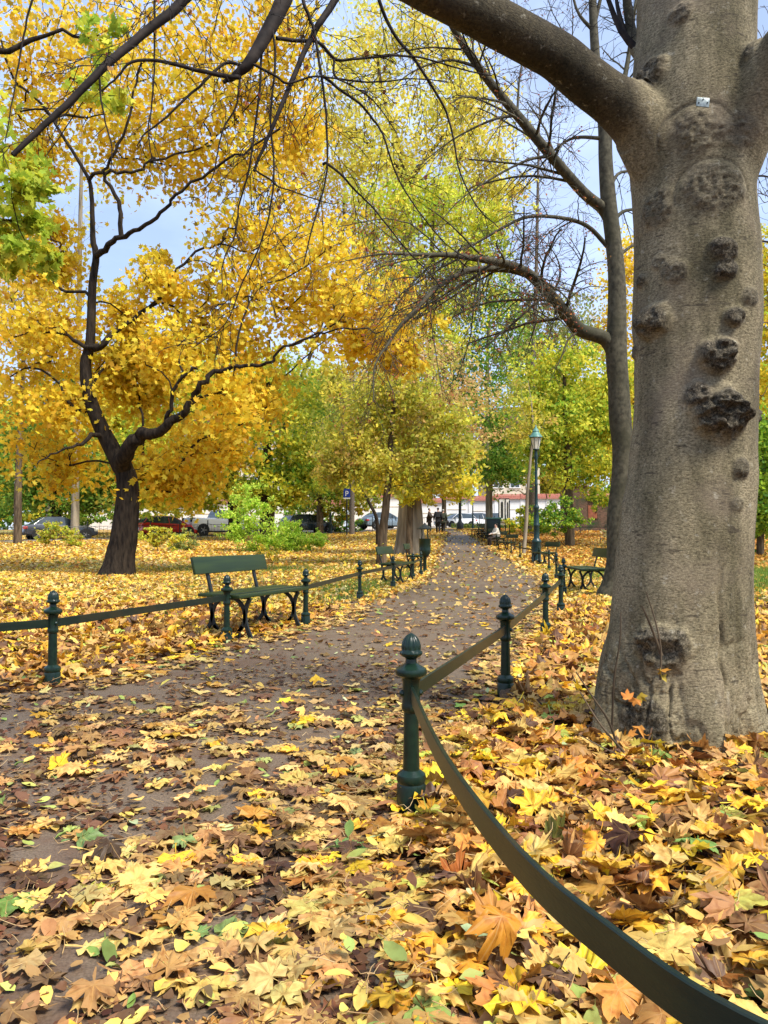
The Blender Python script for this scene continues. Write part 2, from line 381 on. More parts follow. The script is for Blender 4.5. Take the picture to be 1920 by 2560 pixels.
# ================================================================ SETTING
# path edges (world), from far to near
Lpx = [(1107, 1334), (1092, 1362), (1072, 1400), (1045, 1439)]
Rpx = [(1176, 1334), (1205, 1350), (1250, 1380), (1300, 1406)]
Ledge = [at(*p) for p in Lpx] + [Vector(v) for v in ((.72, 18.1, 0), (.22, 15.1, 0), (-.36, 12.2, 0), (-.9, 8.76, 0), (-1.48, 7.28, 0), (-2.2, 5.12, 0), (-3.8, 3.6, 0), (-6.6, 1.9, 0), (-12, .4, 0), (-14, -5, 0))]
Redge = [at(*p) for p in Rpx] + [Vector(v) for v in ((4.1, 18.1, 0), (3.12, 13.4, 0), (2.33, 10.05, 0), (1.63, 7.7, 0), (.76, 4.75, 0), (.1, 2.85, 0), (.146, 1.98, 0), (.228, 1.4, 0), (.436, .863, 0), (1.3, .45, 0), (6, -2, 0), (8, -5, 0))]
def edge_x(E, y):
    ys = np.array([p.y for p in E])[::-1]; xs = np.array([p.x for p in E])[::-1]
    return np.interp(y, ys, xs)
# ground sheet
gy = np.concatenate([[-300, -150, -60, -20, -6], np.arange(-3, 12, .25), np.arange(12, 90, .5), [92, 96, 100, 120, 160, 220, 300, 450, 700]])
gx = np.sinh(np.linspace(-6.2, 6.2, 181)) * .35 * 6; gx = gx / gx.max() * 420
X, Y = np.meshgrid(gx, gy); nx, ny = len(gx), len(gy)
Z = G(X, Y)
V = np.stack([X.ravel(), Y.ravel(), Z.ravel()], 1); i, j = np.meshgrid(np.arange(ny - 1), np.arange(nx - 1), indexing='ij')
F = np.stack([i * nx + j, i * nx + j + 1, (i + 1) * nx + j + 1, (i + 1) * nx + j], -1).reshape(-1, 4)
# ground material: leaf-sized cells of autumn colours over soil and grass
m, t, b = mat_new('leafy_ground'); tc = N(t, 'ShaderNodeTexCoord')
vo = N(t, 'ShaderNodeTexVoronoi', Scale=9.0); t.links.new(tc.outputs['Object'], vo.inputs['Vector'])
rp = N(t, 'ShaderNodeValToRGB'); cr = rp.color_ramp; cr.interpolation = 'CONSTANT'
cols = [(.09, .045, .022), (.42, .25, .05), (.55, .34, .06), (.30, .15, .05), (.60, .42, .12), (.20, .10, .04), (.48, .30, .04), (.52, .22, .04)]
cr.elements[0].color = (*cols[0], 1); cr.elements[0].position = 0; cr.elements[1].color = (*cols[1], 1); cr.elements[1].position = .125
for q, c in enumerate(cols[2:]): e = cr.elements.new(.25 + q * .125); e.color = (*c, 1)
sp = N(t, 'ShaderNodeSeparateXYZ'); t.links.new(vo.outputs['Color'], sp.inputs[0]); t.links.new(sp.outputs[0], rp.inputs[0])
gn = N(t, 'ShaderNodeTexNoise', Scale=.22, Detail=5); t.links.new(tc.outputs['Object'], gn.inputs['Vector'])
gr = N(t, 'ShaderNodeValToRGB'); gr.color_ramp.elements[0].position = .48; gr.color_ramp.elements[1].position = .62; t.links.new(gn.outputs['Fac'], gr.inputs[0])
g2 = N(t, 'ShaderNodeTexNoise', Scale=14, Detail=6); t.links.new(tc.outputs['Object'], g2.inputs['Vector'])
gc = N(t, 'ShaderNodeValToRGB'); gc.color_ramp.elements[0].color = (.03, .06, .012, 1); gc.color_ramp.elements[1].color = (.16, .26, .035, 1); t.links.new(g2.outputs['Fac'], gc.inputs[0])
mu = N(t, 'ShaderNodeMath', operation='MULTIPLY'); mu.inputs[1].default_value = .7; t.links.new(gr.outputs[0], mu.inputs[0])
xg = N(t, 'ShaderNodeMixRGB'); t.links.new(mu.outputs[0], xg.inputs['Fac']); t.links.new(rp.outputs[0], xg.inputs['Color1']); t.links.new(gc.outputs[0], xg.inputs['Color2'])
# close to the path the soil itself is dark under the loose leaves
sx = N(t, 'ShaderNodeSeparateXYZ'); t.links.new(tc.outputs['Object'], sx.inputs[0])
mr = N(t, 'ShaderNodeMapRange'); mr.inputs['From Min'].default_value = 14; mr.inputs['From Max'].default_value = 24; t.links.new(sx.outputs[1], mr.inputs['Value'])
sn = N(t, 'ShaderNodeTexNoise', Scale=16, Detail=8); t.links.new(tc.outputs['Object'], sn.inputs['Vector'])
sc_ = N(t, 'ShaderNodeValToRGB'); sc_.color_ramp.elements[0].color = (.02, .011, .006, 1); sc_.color_ramp.elements[1].color = (.13, .065, .03, 1); t.links.new(sn.outputs['Fac'], sc_.inputs[0])
xs = N(t, 'ShaderNodeMixRGB'); t.links.new(mr.outputs[0], xs.inputs['Fac']); t.links.new(sc_.outputs[0], xs.inputs['Color1']); t.links.new(xg.outputs[0], xs.inputs['Color2'])
t.links.new(xs.outputs[0], b.inputs['Base Color']); b.inputs['Roughness'].default_value = .9
bp = N(t, 'ShaderNodeBump', Strength=.8, Distance=.04); t.links.new(sn.outputs['Fac'], bp.inputs['Height']); t.links.new(bp.outputs[0], b.inputs['Normal'])
o = link('ground', mesh_np('ground', V, F.ravel(), np.arange(len(F)) * 4, np.full(len(F), 4)), m); tag(o, kind='structure')

# path sheet
ysd = np.concatenate([np.arange(62, 20, -.5), np.arange(20, .5, -.2), [.45, 0, -1, -2, -3, -4, -5]])
yL = np.minimum(ysd, Ledge[0].y); yR = np.minimum(ysd, Redge[0].y)
XL = edge_x(Ledge, ysd); XR = edge_x(Redge, ysd)
wv = .12 * (vn2(ysd, ysd * 0, 1.1, 3) - .5); XL = XL + wv; XR = XR + .12 * (vn2(ysd, ysd * 0, .9, 5) - .5)
q = np.linspace(0, 1, 13); PX = XL[:, None] * (1 - q) + XR[:, None] * q; PY = np.repeat(ysd[:, None], 13, 1)
PZ = G(PX, PY) + .009; V = np.stack([PX.ravel(), PY.ravel(), PZ.ravel()], 1)
i, j = np.meshgrid(np.arange(len(ysd) - 1), np.arange(12), indexing='ij')
F = np.stack([i * 13 + j, (i + 1) * 13 + j, (i + 1) * 13 + j + 1, i * 13 + j + 1], -1).reshape(-1, 4)
m, t, b = mat_new('worn_asphalt'); tc = N(t, 'ShaderNodeTexCoord')
n1 = N(t, 'ShaderNodeTexNoise', Scale=120, Detail=6); n2 = N(t, 'ShaderNodeTexNoise', Scale=1.6, Detail=9, Roughness=.65); n3 = N(t, 'ShaderNodeTexNoise', Scale=22, Detail=8, Roughness=.7)
for q_ in (n1, n2, n3): t.links.new(tc.outputs['Object'], q_.inputs['Vector'])
r1 = N(t, 'ShaderNodeValToRGB'); r1.color_ramp.elements[0].color = (.068, .046, .027, 1); r1.color_ramp.elements[1].color = (.20, .140, .088, 1); r1.color_ramp.elements[0].position = .3; r1.color_ramp.elements[1].position = .7
t.links.new(n1.outputs['Fac'], r1.inputs[0])
r2 = N(t, 'ShaderNodeValToRGB'); r2.color_ramp.elements[0].position = .50; r2.color_ramp.elements[1].position = .60; t.links.new(n2.outputs['Fac'], r2.inputs[0])
r3 = N(t, 'ShaderNodeValToRGB'); r3.color_ramp.elements[0].color = (.035, .017, .010, 1); r3.color_ramp.elements[1].color = (.17, .095, .05, 1); t.links.new(n3.outputs['Fac'], r3.inputs[0])
mu = N(t, 'ShaderNodeMath', operation='MULTIPLY'); mu.inputs[1].default_value = .75; t.links.new(r2.outputs[0], mu.inputs[0])
x = N(t, 'ShaderNodeMixRGB'); t.links.new(mu.outputs[0], x.inputs['Fac']); t.links.new(r1.outputs[0], x.inputs['Color1']); t.links.new(r3.outputs[0], x.inputs['Color2'])
t.links.new(x.outputs[0], b.inputs['Base Color']); b.inputs['Roughness'].default_value = .62
bp = N(t, 'ShaderNodeBump', Strength=.6, Distance=.008); t.links.new(n3.outputs['Fac'], bp.inputs['Height']); t.links.new(bp.outputs[0], b.inputs['Normal'])
o = link('path', mesh_np('path', V, F.ravel(), np.arange(len(F)) * 4, np.full(len(F), 4)), m); tag(o, kind='structure')

# street beyond the park, running obliquely; cars stand along its near side
SU = np.array([.796, .605]); SN = np.array([-.605, .796]); S0 = np.array([0., 66.])
def st(u, n): p = S0 + SU * u + SN * n; return float(p[0]), float(p[1])
def strip(name, n0, n1, dz, mat, u0=-52, u1=46, h=0):
    us = np.arange(u0, u1, 1.0); V = []; F = []
    ns = np.linspace(n0, n1, 9)
    for u in us:
        for n_ in ns: xx, yy = st(u, n_); V.append((xx, yy, float(G(xx, yy)) + dz))
    k = 9; F = [(a * k + c, (a + 1) * k + c, (a + 1) * k + c + 1, a * k + c + 1) for a in range(len(us) - 1) for c in range(8)]
    mb = MB().add(V, F); o = mb.build(name, mat); tag(o, kind='structure'); return o
strip('road', -1.6, 7.5, .03, noisy('road_asphalt', (.05, .05, .052), (.085, .083, .08), 60, .85, .3, c3=(.2, .13, .04), s3=1.5))
mb = MB()
us = np.arange(-52, 46, 1.0)
for a in range(len(us) - 1):
    x0, y0 = st(us[a], -1.75); x1, y1 = st(us[a + 1], -1.75); dx, dy = SN * .15
    z0 = float(G(x0, y0)); z1 = float(G(x1, y1))
    mb.add([(x0, y0, z0 - .1), (x1, y1, z1 - .1), (x1 + dx, y1 + dy, z1 - .1), (x0 + dx, y0 + dy, z0 - .1), (x0, y0, z0 + .13), (x1, y1, z1 + .13), (x1 + dx, y1 + dy, z1 + .13), (x0 + dx, y0 + dy, z0 + .13)],
           [(0, 3, 2, 1), (4, 5, 6, 7), (0, 1, 5, 4), (1, 2, 6, 5), (2, 3, 7, 6), (3, 0, 4, 7)])
tag(mb.build('kerb', noisy('kerb_stone', (.22, .2, .18), (.34, .31, .28), 12, .9, .3)), kind='structure')

# ================================================================ LEAF LITTER
PAL_FAR = [(3, (.80, .51, .06)), (3, (.74, .48, .11)), (3, (.76, .56, .22)), (1.8, (.60, .28, .05)), (1.1, (.34, .18, .07)), (.5, (.50, .48, .08)), (.6, (.82, .58, .05))]
PAL_ORANGE = [(3, (.58, .30, .05)), (2, (.50, .22, .04)), (2, (.62, .40, .10)), (1, (.28, .12, .04))]
PAL_NEAR = [(1.7, (.84, .56, .035)), (3.2, (.78, .44, .04)), (4.2, (.72, .47, .13)), (3.0, (.58, .34, .10)), (2.4, (.50, .23, .045)), (2.0, (.27, .13, .05)), (1.0, (.12, .065, .035)), (.5, (.46, .50, .09)), (.15, (.20, .32, .07))]
PAL_WET = [(3.2, (.62, .41, .11)), (3.6, (.62, .43, .15)), (2.6, (.46, .27, .09)), (2.8, (.24, .13, .055)), (1.6, (.12, .066, .034)), (.6, (.36, .38, .11)), (.2, (.2, .3, .09))]
def path_t(x, y):
    l = edge_x(Ledge, y); r = edge_x(Redge, y); return (x - l) / (r - l), np.minimum(x - l, r - x)
TRUNK = (2.02, 3.85, .40)
def litter(name, y0, y1, dens, tm, size, mat, curlk, zt, tilt, wet=False, uv=False, near=False, xw=.56, label=None, seed=1):
    rg = np.random.default_rng(seed); x1 = xw * y1 + .6
    n = int(dens * (y1 - y0) * 2 * x1); x = rg.uniform(-x1, x1, n); y = rg.uniform(y0, y1, n)
    k = np.abs(x) < xw * y + .6; x, y = x[k], y[k]; n = len(x)
    tt, e = path_t(x, y); on = e > 0
    patch = vn2(x, y, .55, 11) * .6 + vn2(x, y, .22, 12) * .4
    p = np.where(on, .045 + .03 * ss(7, 12, y) + 1.0 * ss(.62, .02, e + .35 * (patch - .5)), 1.0)
    if near:
        nearf = ss(2.9, 1.8, y); p = np.where(on, np.maximum(p, nearf * (.20 + .50 * ss(.36, .54, patch)) + (.05 + .22 * ss(.44, .58, patch)) * ss(6.5, 4.5, y)), p); xr_ = edge_x(Redge, y) - x; p = np.where(on, np.maximum(p, .9 * ss(1.05, .2, xr_ + .5 * (patch - .5)) * ss(5.5, 3.5, y)), p)
        for bx, by, bw, bh in ((-1.2, 2.95, .45, .16), (-.75, 5.6, .5, .35), (-.35, 2.02, .13, .09), (-.5, 1.62, .10, .07)):
            p = np.where(((x - bx) / bw) ** 2 + ((y - by) / bh) ** 2 < 1, p * .08, p)
    grassy = ss(.46, .62, vn2(x, y, 3.2, 21) * .7 + vn2(x, y, 1.1, 22) * .3)
    for bx, by, bw, bh in ((7.6, 19.5, 2.6, 3.0), (8.8, 16, 3.0, 4.5), (11, 21, 2.5, 5), (1.0, 20.5, 1.0, 1.5), (-4, 24, 4, 2.5)):
        grassy = np.maximum(grassy, 1.45 * np.exp(-((x - bx) / bw) ** 2 - ((y - by) / bh) ** 2))
    p = np.where(on | (y < 9), p, p * (1 - .66 * np.clip(grassy, 0, 1.4)))
    p = np.where(((x - TRUNK[0]) ** 2 + (y - TRUNK[1]) ** 2) < TRUNK[2] ** 2, 0, p)
    k = rg.uniform(0, 1, n) < p; x, y, on, e = x[k], y[k], on[k], e[k]; n = len(x)
    bank = np.where(on, .10 + .35 * ss(.5, 0, e), 1.0); lev = rg.uniform(0, 1, n) ** 1.1
    z = G(x, y) + .012 + bank * zt * lev
    s = rg.uniform(*size, n) * np.where(on, .9, 1); c = pick(PAL_NEAR if near else PAL_FAR, n, rg)
    if not near:
        co_ = pick(PAL_ORANGE, n, rg); om = (ss(0, 6, x - 4) * ss(18, 26, y) > rg.uniform(0, 1, n)); c[om] = co_[om]; k2 = on & (e > .3) & (rg.uniform(0, 1, n) < .75); c2 = pick(PAL_WET, n, rg); c[k2] = c2[k2] * .9
    else:
        c2 = pick(PAL_WET, n, rg); k2 = on & (e > .15) & (rg.uniform(0, 1, n) < .75); c[k2] = c2[k2]
        c[(lev < .38) & ~on] *= np.array([.66, .55, .52])        # older layer below is browner
    rot = rand_rot(n, tilt, rg)
    if near: rot[on] = rand_rot(int(on.sum()), tilt * .35, rg)
    cur = rg.normal(0, curlk, n) * np.where(on, .45, 1) if curlk else None
    return scatter(name, tm, np.stack([x, y, z], 1), s, c, rot, cur, None, mat, rg=rg, uv=uv, floor=lambda a, b_: G(a, b_) + .011)
a = litter('leaf_litter', 1.15, 4.4, 400, tmpl_detail(), (.06, .118), M['litter_near'], .42, .07, .34, uv=True, near=True, seed=1)
tag(a, 'large fallen maple leaves carpeting the foreground', 'fallen leaves', kind='stuff')
a = litter('leaf_litter', 4.4, 11, 300, tmpl_mid(), (.055, .108), M['litter_near'], .5, .07, .42, uv=True, near=True, seed=2)
tag(a, 'fallen maple leaves on both sides of the path', 'fallen leaves', kind='stuff')
a = litter('leaf_litter', 11, 24, 230, tmpl_star(), (.05, .09), M['litter'], .35, .05, .5, seed=3)
tag(a, 'yellow fallen leaves on the lawn beside the benches', 'fallen leaves', kind='stuff')
a = litter('leaf_litter', 24, 62, 80, tmpl_card5(), (.06, .10), M['litter'], None, .05, .55, seed=4)
tag(a, 'far carpet of fallen leaves below the trees', 'fallen leaves', kind='stuff')
# crumbled brown fragments trodden into the near path
rg = np.random.default_rng(31); n = 70000; y = 1.1 + 9.5 * rg.uniform(0, 1, n) ** 1.5; x = rg.uniform(-1, 1, n) * (.55 * y + .6)
tt, e = path_t(x, y); cl = vn2(x, y, .35, 41) * .5 + vn2(x, y, .12, 42) * .5
k = (e > 0) & (rg.uniform(0, 1, n) < ss(.30, .55, cl) * (.25 + .75 * ss(8, 4, y))); x, y = x[k], y[k]; n = len(x)
a = scatter('leaf_debris', tmpl_card5(), np.stack([x, y, G(x, y) + .013 + rg.uniform(0, .006, n)], 1), rg.uniform(.005, .034, n) * rg.uniform(.5, 1, n), pick([(3, (.13, .06, .03)), (3, (.22, .12, .055)), (1.5, (.07, .035, .02)), (1.2, (.48, .30, .11))], n, rg), rand_rot(n, .25, rg), rg.normal(0, .5, n), None, M['litter'], rg=rg)
tag(a, 'crumbled brown leaf debris trodden into the path', 'leaf debris', kind='stuff')
# smaller oval leaves mixed in
def tmpl_oval():
    pol = [(0, 1), (.30, .72), (.44, .35), (.46, 0), (.36, -.38), (.14, -.7), (0, -.82), (-.14, -.7), (-.36, -.38), (-.46, 0), (-.44, .35), (-.30, .72)]; k = len(pol)
    V = [(0, 0, -.06)] + [(x, y, .06 * abs(x) * 2) for x, y in pol]; V += [(.008, -.8, 0), (-.008, -.8, 0), (.03, -1.2, .05), (.02, -1.2, .05)]
    return np.array(V, float), [(0, 1 + i, 1 + (i + 1) % k) for i in range(k)] + [(k + 1, k + 2, k + 4, k + 3)]
rg = np.random.default_rng(35); n = 2400; y = 1.15 + 9 * rg.uniform(0, 1, n) ** 1.5; x = rg.uniform(-1, 1, n) * (.55 * y + .5); tt, e = path_t(x, y)
k = ((x - TRUNK[0]) ** 2 + (y - TRUNK[1]) ** 2) > .2; x, y, e = x[k], y[k], e[k]; n = len(x)
a = scatter('small_leaves', tmpl_oval(), np.stack([x, y, G(x, y) + np.where(e > .3, .022, rg.uniform(.03, .085, n))], 1), rg.uniform(.018, .045, n), pick([(1.2, (.42, .48, .12)), (.6, (.24, .34, .08)), (2.4, (.70, .50, .12)), (3.4, (.34, .18, .07)), (.5, (.50, .54, .26)), (2, (.16, .08, .04))], n, rg), rand_rot(n, .4, rg), rg.normal(0, .35, n), None, M['litter'], rg=rg, floor=lambda a, b_: G(a, b_) + .011)
tag(a, 'small oval green and yellow leaves scattered between the maple leaves', 'fallen leaves', kind='stuff')
# loose leaf stalks and straws
rg = np.random.default_rng(33); n = 1500; y = 1.15 + 5 * rg.uniform(0, 1, n) ** 1.4; x = rg.uniform(-1, 1, n) * (.55 * y + .5)
B = Branches()
for i in range(n):
    a_ = rg.uniform(0, 6.28); l = rg.uniform(.03, .11); bnd = rg.normal(0, .25)
    tt, e = path_t(x[i], y[i]); z0 = float(G(x[i], y[i])) + (.02 if e > .3 else rg.uniform(.03, .085))
    p = [(x[i] + math.cos(a_ + bnd * s) * l * s, y[i] + math.sin(a_ + bnd * s) * l * s, z0 + .02 * s * rg.uniform(-.4, 1)) for s in (0, .35, .7, 1)]
    B.add(p, [.0016, .0012, .001, .0008], 4)
a = B.build('leaf_stalks', noisy('stalk_tan', (.38, .22, .08), (.6, .42, .2), 9, .6, 0)); tag(a, 'thin leaf stalks and straws among the fallen leaves', 'leaf stalks', kind='stuff')

# grass blades
rg = np.random.default_rng(51); cen = []
def tuft(x0, y0, sx, sy, n): cen.append(np.stack([rg.normal(x0, sx, n), rg.normal(y0, sy, n)], 1))
tuft(7.6, 19.5, 1.7, 2.0, 26000); tuft(9.5, 16, 2.4, 2.6, 26000); tuft(11.2, 21, 1.6, 3, 26000); tuft(.95, 19.6, .35, .5, 2500); tuft(-.2, 15.5, .6, 1.3, 2500); tuft(-3.6, 23.5, 3.2, 1.6, 9000); tuft(-2.17, 5.25, .03, .03, 60); tuft(-1.9, 5.32, .035, .03, 110); tuft(-1.0, 12, 1.2, 2.2, 3500); tuft(-1.45, 6.35, .05, .05, 60)
n = 30000; yy = 11 + 36 * rg.uniform(0, 1, n); cen.append(np.stack([rg.uniform(-1, 1, n) * .55 * yy, yy], 1))
c = np.concatenate(cen); tt, e = path_t(c[:, 0], c[:, 1]); msk = (e < -.15); c = c[msk]; n = len(c)
c3 = np.stack([c[:, 0], c[:, 1], G(c[:, 0], c[:, 1])], 1)
T = np.array([(-.06, 0, 0), (.06, 0, 0), (.05, .08, .6), (-.02, .08, .6), (.03, .28, 1)], float)
rz = rg.uniform(0, 6.28, n); RR = np.zeros((n, 3, 3)); RR[:, 0, 0] = np.cos(rz); RR[:, 0, 1] = -np.sin(rz); RR[:, 1, 0] = np.sin(rz); RR[:, 1, 1] = np.cos(rz); RR[:, 2, 2] = 1
a = scatter('grass', (T, [(0, 1, 2, 3), (3, 2, 4)]), c3, rg.uniform(.05, .13, n), pick([(3, (.12, .24, .03)), (2, (.20, .30, .05)), (1, (.34, .34, .07))], n, rg), RR, None, None, M['grass'], rg=rg)
tag(a, 'short green grass growing through the leaves', 'grass', kind='stuff')

# ================================================================ FENCES
def acorn(i, th, z): return 1 + (.07 * abs(math.sin(th * 6)) - .03 if 19 <= i <= 26 else 0)
post_prof = [(.056, -.12), (.056, .0), (.054, .012), (.0535, .095), (.050, .105), (.053, .112), (.055, .122), (.052, .136), (.040, .145), (.031, .152),
             (.027, .36), (.034, .368), (.036, .38), (.034, .392), (.033, .40), (.032, .47), (.036, .485), (.056, .497), (.060, .508), (.056, .520), (.038, .530), (.022, .540), (.020, .556)]
fin_prof = [(.018, .552), (.024, .560), (.036, .566), (.041, .573), (.041, .580), (.035, .586), (.036, .592), (.0365, .602), (.034, .614), (.028, .628), (.018, .640), (.006, .648), (.001, .65)]
me_post = MB().lathe(post_prof, 20).build('post', M['paint_green'], autos=True)
me_fin = MB().lathe(fin_prof, 60, mod=lambda i, th, z: 1 + (-.13 * abs(math.cos(th * 6)) ** 6 if 6 <= i <= 11 else (.04 * math.cos(th * 12) if 3 <= i <= 4 else 0))).build('finial', M['paint_green'], smooth=True)
bm_ = MB(); bm_.lathe([(.001, 0), (.012, .001), (.012, .008), (.006, .014), (.001, .015)], 8); me_bolt = bm_.build('bolt', M['paint_green'], autos=True)
proto_meshes = (me_post.data, me_fin.data, me_bolt.data)
for o in (me_post, me_fin, me_bolt): bpy.data.objects.remove(o)
def post(parent, x, y, z, rz=0):
    p = bpy.data.objects.new('post', proto_meshes[0]); COL.objects.link(p); p.parent = parent
    b0 = parent.location; p.location = (x - b0[0], y - b0[1], z - b0[2]); p.rotation_euler = (0, 0, rz)
    f = bpy.data.objects.new('finial', proto_meshes[1]); COL.objects.link(f); f.parent = p
    for s in (1, -1):
        q = bpy.data.objects.new('bolt', proto_meshes[2]); COL.objects.link(q); q.parent = p; q.location = (.03 * s, 0, .43); q.rotation_euler = (0, R(90 * s), 0)
def rail(parent, pts, h=.028, th=.006):
    pts = [Vector(p) - Vector(parent.location) for p in pts]; mb = MB(); V = []; k = len(pts); n = 8
    for i in range(k):
        d = pts[min(i + 1, k - 1)] - pts[max(i - 1, 0)]; s = Vector((d.y, -d.x, 0)).normalized()
        c = .0022
        for a_, b_ in ((-th, -h + c), (-th + c, -h), (th - c, -h), (th, -h + c), (th, h - c), (th - c, h), (-th + c, h), (-th, h - c)): V.append(pts[i] + s * a_ + Vector((0, 0, b_)))
    F = [(i * n + j, i * n + (j + 1) % n, (i + 1) * n + (j + 1) % n, (i + 1) * n + j) for i in range(k - 1) for j in range(n)] + [tuple(range(n)), tuple(range((k - 1) * n, k * n))]
    mb.add(V, F); return mb.build('rail', M['rail_green'], parent, autos=True)
def fence(label, posts, gaps=(), bends=None):
    base = Vector((posts[0][0], posts[0][1], float(G(posts[0][0], posts[0][1]))))
    f = empty('low_path_fence', base, label=label, cat='fence')
    W = [Vector((x, y, float(G(x, y)))) for x, y in posts]
    for i, p in enumerate(W):
        q = W[min(i + 1, len(W) - 1)] - W[max(i - 1, 0)]
        post(f, p.x, p.y, p.z, math.atan2(q.y, q.x) + math.pi / 2)
        if i + 1 < len(W) and i not in gaps:
            a_, b_ = p + Vector((0, 0, .43)), W[i + 1] + Vector((0, 0, .43))
            if bends and i in bends: ln = [Vector(v) for v in smooth_line([a_] + [Vector(v) for v in bends[i]] + [b_], 8)]
            else: ln = [a_.lerp(b_, t_) for t_ in np.linspace(0, 1, 5)]
            rail(f, ln)
    return f
Lposts = [(-3.95, 3.35), (-2.22, 5.12), (-1.5, 7.28), (-.9, 8.76), (-.39, 12.26), (.18, 15.1), (.69, 18.1), (.98, 20.2)]
rr = lambda px, py: tuple(at(px, py))[:2]
Rposts = [(1.35, .5), (.1, 2.82), (.755, 4.75), (1.63, 7.7), (2.33, 10.05), (3.16, 13.4), (4.10, 18.1), (5.05, 23.3), (5.5, 27), (5.75, 29.5)] + [rr(1300, 1396), rr(1278, 1386)]
fence('low green post and flat bar fence along the left edge of the path', Lposts)
fence('low green post and flat bar fence curving along the right edge of the path', Rposts, bends={0: [(.74, .62, .43), (.436, .863, .43), (.313, 1.1, .43), (.228, 1.4, .43), (.150, 1.98, .43)]})
far = [rr(1242, 1367), rr(1226, 1357), rr(1214, 1350), rr(1205, 1344), rr(1197, 1340)]
fence('far stretch of low green fence beside the row of distant benches', far)

# ================================================================ BENCHES
def arc(cx, cz, r, a0, a1, n=12): return [(cx + r * math.cos(R(a0 + (a1 - a0) * i / n)), cz + r * math.sin(R(a0 + (a1 - a0) * i / n))) for i in range(n + 1)]
def bench_frame(y):
    mb = MB(); bar = lambda pl, wd=.017: mb.tube([(x, y, z) for x, z in pl], 1, 8, flat=(.013, wd), up=(0, 1, 0))
    bar(arc(0, .225, .19, -52, 232, 24))                                     # ring open at the ground
    bar([(.125, .0)] + arc(.0, .225, .19, -52, -30, 3))
    bar([(-.125, .0)] + arc(.0, .225, .19, 232, 210, 3))
    bar([(.275, 0), (.255, .03), (.225, .09), (.198, .16), (.19, .225), (.198, .29), (.215, .35), (.245, .405)], .019)
    bar([(-.36, 0), (-.31, .035), (-.25, .085), (-.205, .15), (-.19, .225), (-.198, .29), (-.215, .35), (-.235, .42)], .019)
    bar([(-.24, .412), (.245, .412)], .013)
    return mb
me_b = {}
def bench(loc, rz, label):
    b = empty('park_bench', loc, R(rz), label, 'bench', 'green park benches along the path')
    if not me_b:
        for y in (-.50, .50): me_b[y] = bench_frame(y).build('frame', M['iron'], autos=True).data
        mb = MB()
        for k, (x0, x1) in enumerate(((-.21, -.055), (-.045, .11), (.12, .265))): mb.box(((x0 + x1) / 2, 0, .443 - .004 * k), ((x1 - x0) / 2, .72, .017), bev=.006)
        me_b['seat'] = mb.build('seat', M['bench_wood'], autos=True).data
        for y in (-.44, .44):
            mb = MB(); mb.tube([(-.225, y, .36), (-.245, y, .45), (-.285, y, .60), (-.335, y, .80)], 1, 8, flat=(.02, .011), up=(0, 1, 0))
            me_b['sup%g' % y] = mb.build('back_support', M['iron'], autos=True).data
        mb = MB(); mb.box((-.293, 0, .725), (.016, .69, .088), bev=.005, rot=Matrix.Rotation(R(-14), 3, 'Y'))
        me_b['back'] = mb.build('backrest', M['bench_wood'], autos=True).data
        for o in list(COL.objects):
            if o.data in me_b.values(): bpy.data.objects.remove(o)
    for nm, key in (('leg_frame', -.5), ('leg_frame', .5), ('seat', 'seat'), ('back_support', 'sup-0.44'), ('back_support', 'sup0.44'), ('backrest', 'back')):
        c = bpy.data.objects.new(nm, me_b[key]); COL.objects.link(c); c.parent = b
    return b
bench(gpt(-1.36, 8.05), -21.7, 'nearest green bench on the left, standing behind the low fence on yellow leaves')
bench(gpt(.30, 17.0), -15, 'green bench just before the green litter bin on the left side')
bench(gpt(1.02, 24.2), -9, 'green bench half hidden behind the green litter bin')
bench(gpt(3.78, 14.2), 178, 'nearest green bench on the right, beside the base of the slender tree')
bench(gpt(5.65, 26.8), 188, 'green bench on the right right beside the lamp post foot')
p = at(1266, 1378); bench(p, 196, 'green bench on the right beyond the lamp post and thin pale sapling')
p = at(1240, 1366); bench(p, 200, 'far green bench with someone sitting on it')
for px, py, lb in ((1222, 1356, 'far green bench in front of the big square bin'), (1211, 1350, 'third bench from the far end of the row on the right'), (1202, 1345, 'second bench from the far end of the row on the right'), (1194, 1340, 'farthest green bench where the path meets the street')):
    bench(at(px, py), 198, lb)

# ================================================================ TREES
def emit_tree(nodes, B, sides_big=12, tipr=.006, expo=2.4, trunk_n=0):
    """nodes: list of [pos, parent, fixed_radius or None]"""
    n = len(nodes); kids = [[] for _ in range(n)]
    for i in range(n):
        if nodes[i][1] >= 0: kids[nodes[i][1]].append(i)
    load = np.zeros(n)
    for i in range(n - 1, -1, -1):
        if not kids[i]: load[i] = tipr ** expo
        if nodes[i][1] >= 0: load[nodes[i][1]] += load[i]
    rad = load ** (1 / expo)
    for i in range(n):
        if nodes[i][2]: rad[i] = nodes[i][2]
    for i in range(n):                                    # never thicker than the parent
        if nodes[i][1] >= 0: rad[i] = min(rad[i], rad[nodes[i][1]] * .96)
    seen = set(); 
    def chain(i):
        c = [i]
        while kids[c[-1]]:
            ks = kids[c[-1]]; c.append(max(ks, key=lambda k: (nodes[k][2] is not None, rad[k])))
        return c
    starts = [0]
    while starts:
        s = starts.pop(); c = chain(s); p = nodes[s][1]
        pts = [nodes[k][0] for k in c]; rr_ = [rad[k] for k in c]
        if p >= 0: pts = [nodes[p][0]] + pts; rr_ = [min(rad[p], rr_[0] * 1.25)] + rr_
        r0 = max(rr_); B.add(pts, rr_, sides_big if r0 > .1 else 7 if r0 > .03 else 4 if r0 > .012 else 3)
        for a_ in c:
            mk = c[c.index(a_) + 1] if c.index(a_) + 1 < len(c) else None
            for k in kids[a_]:
                if k != mk: starts.append(k)
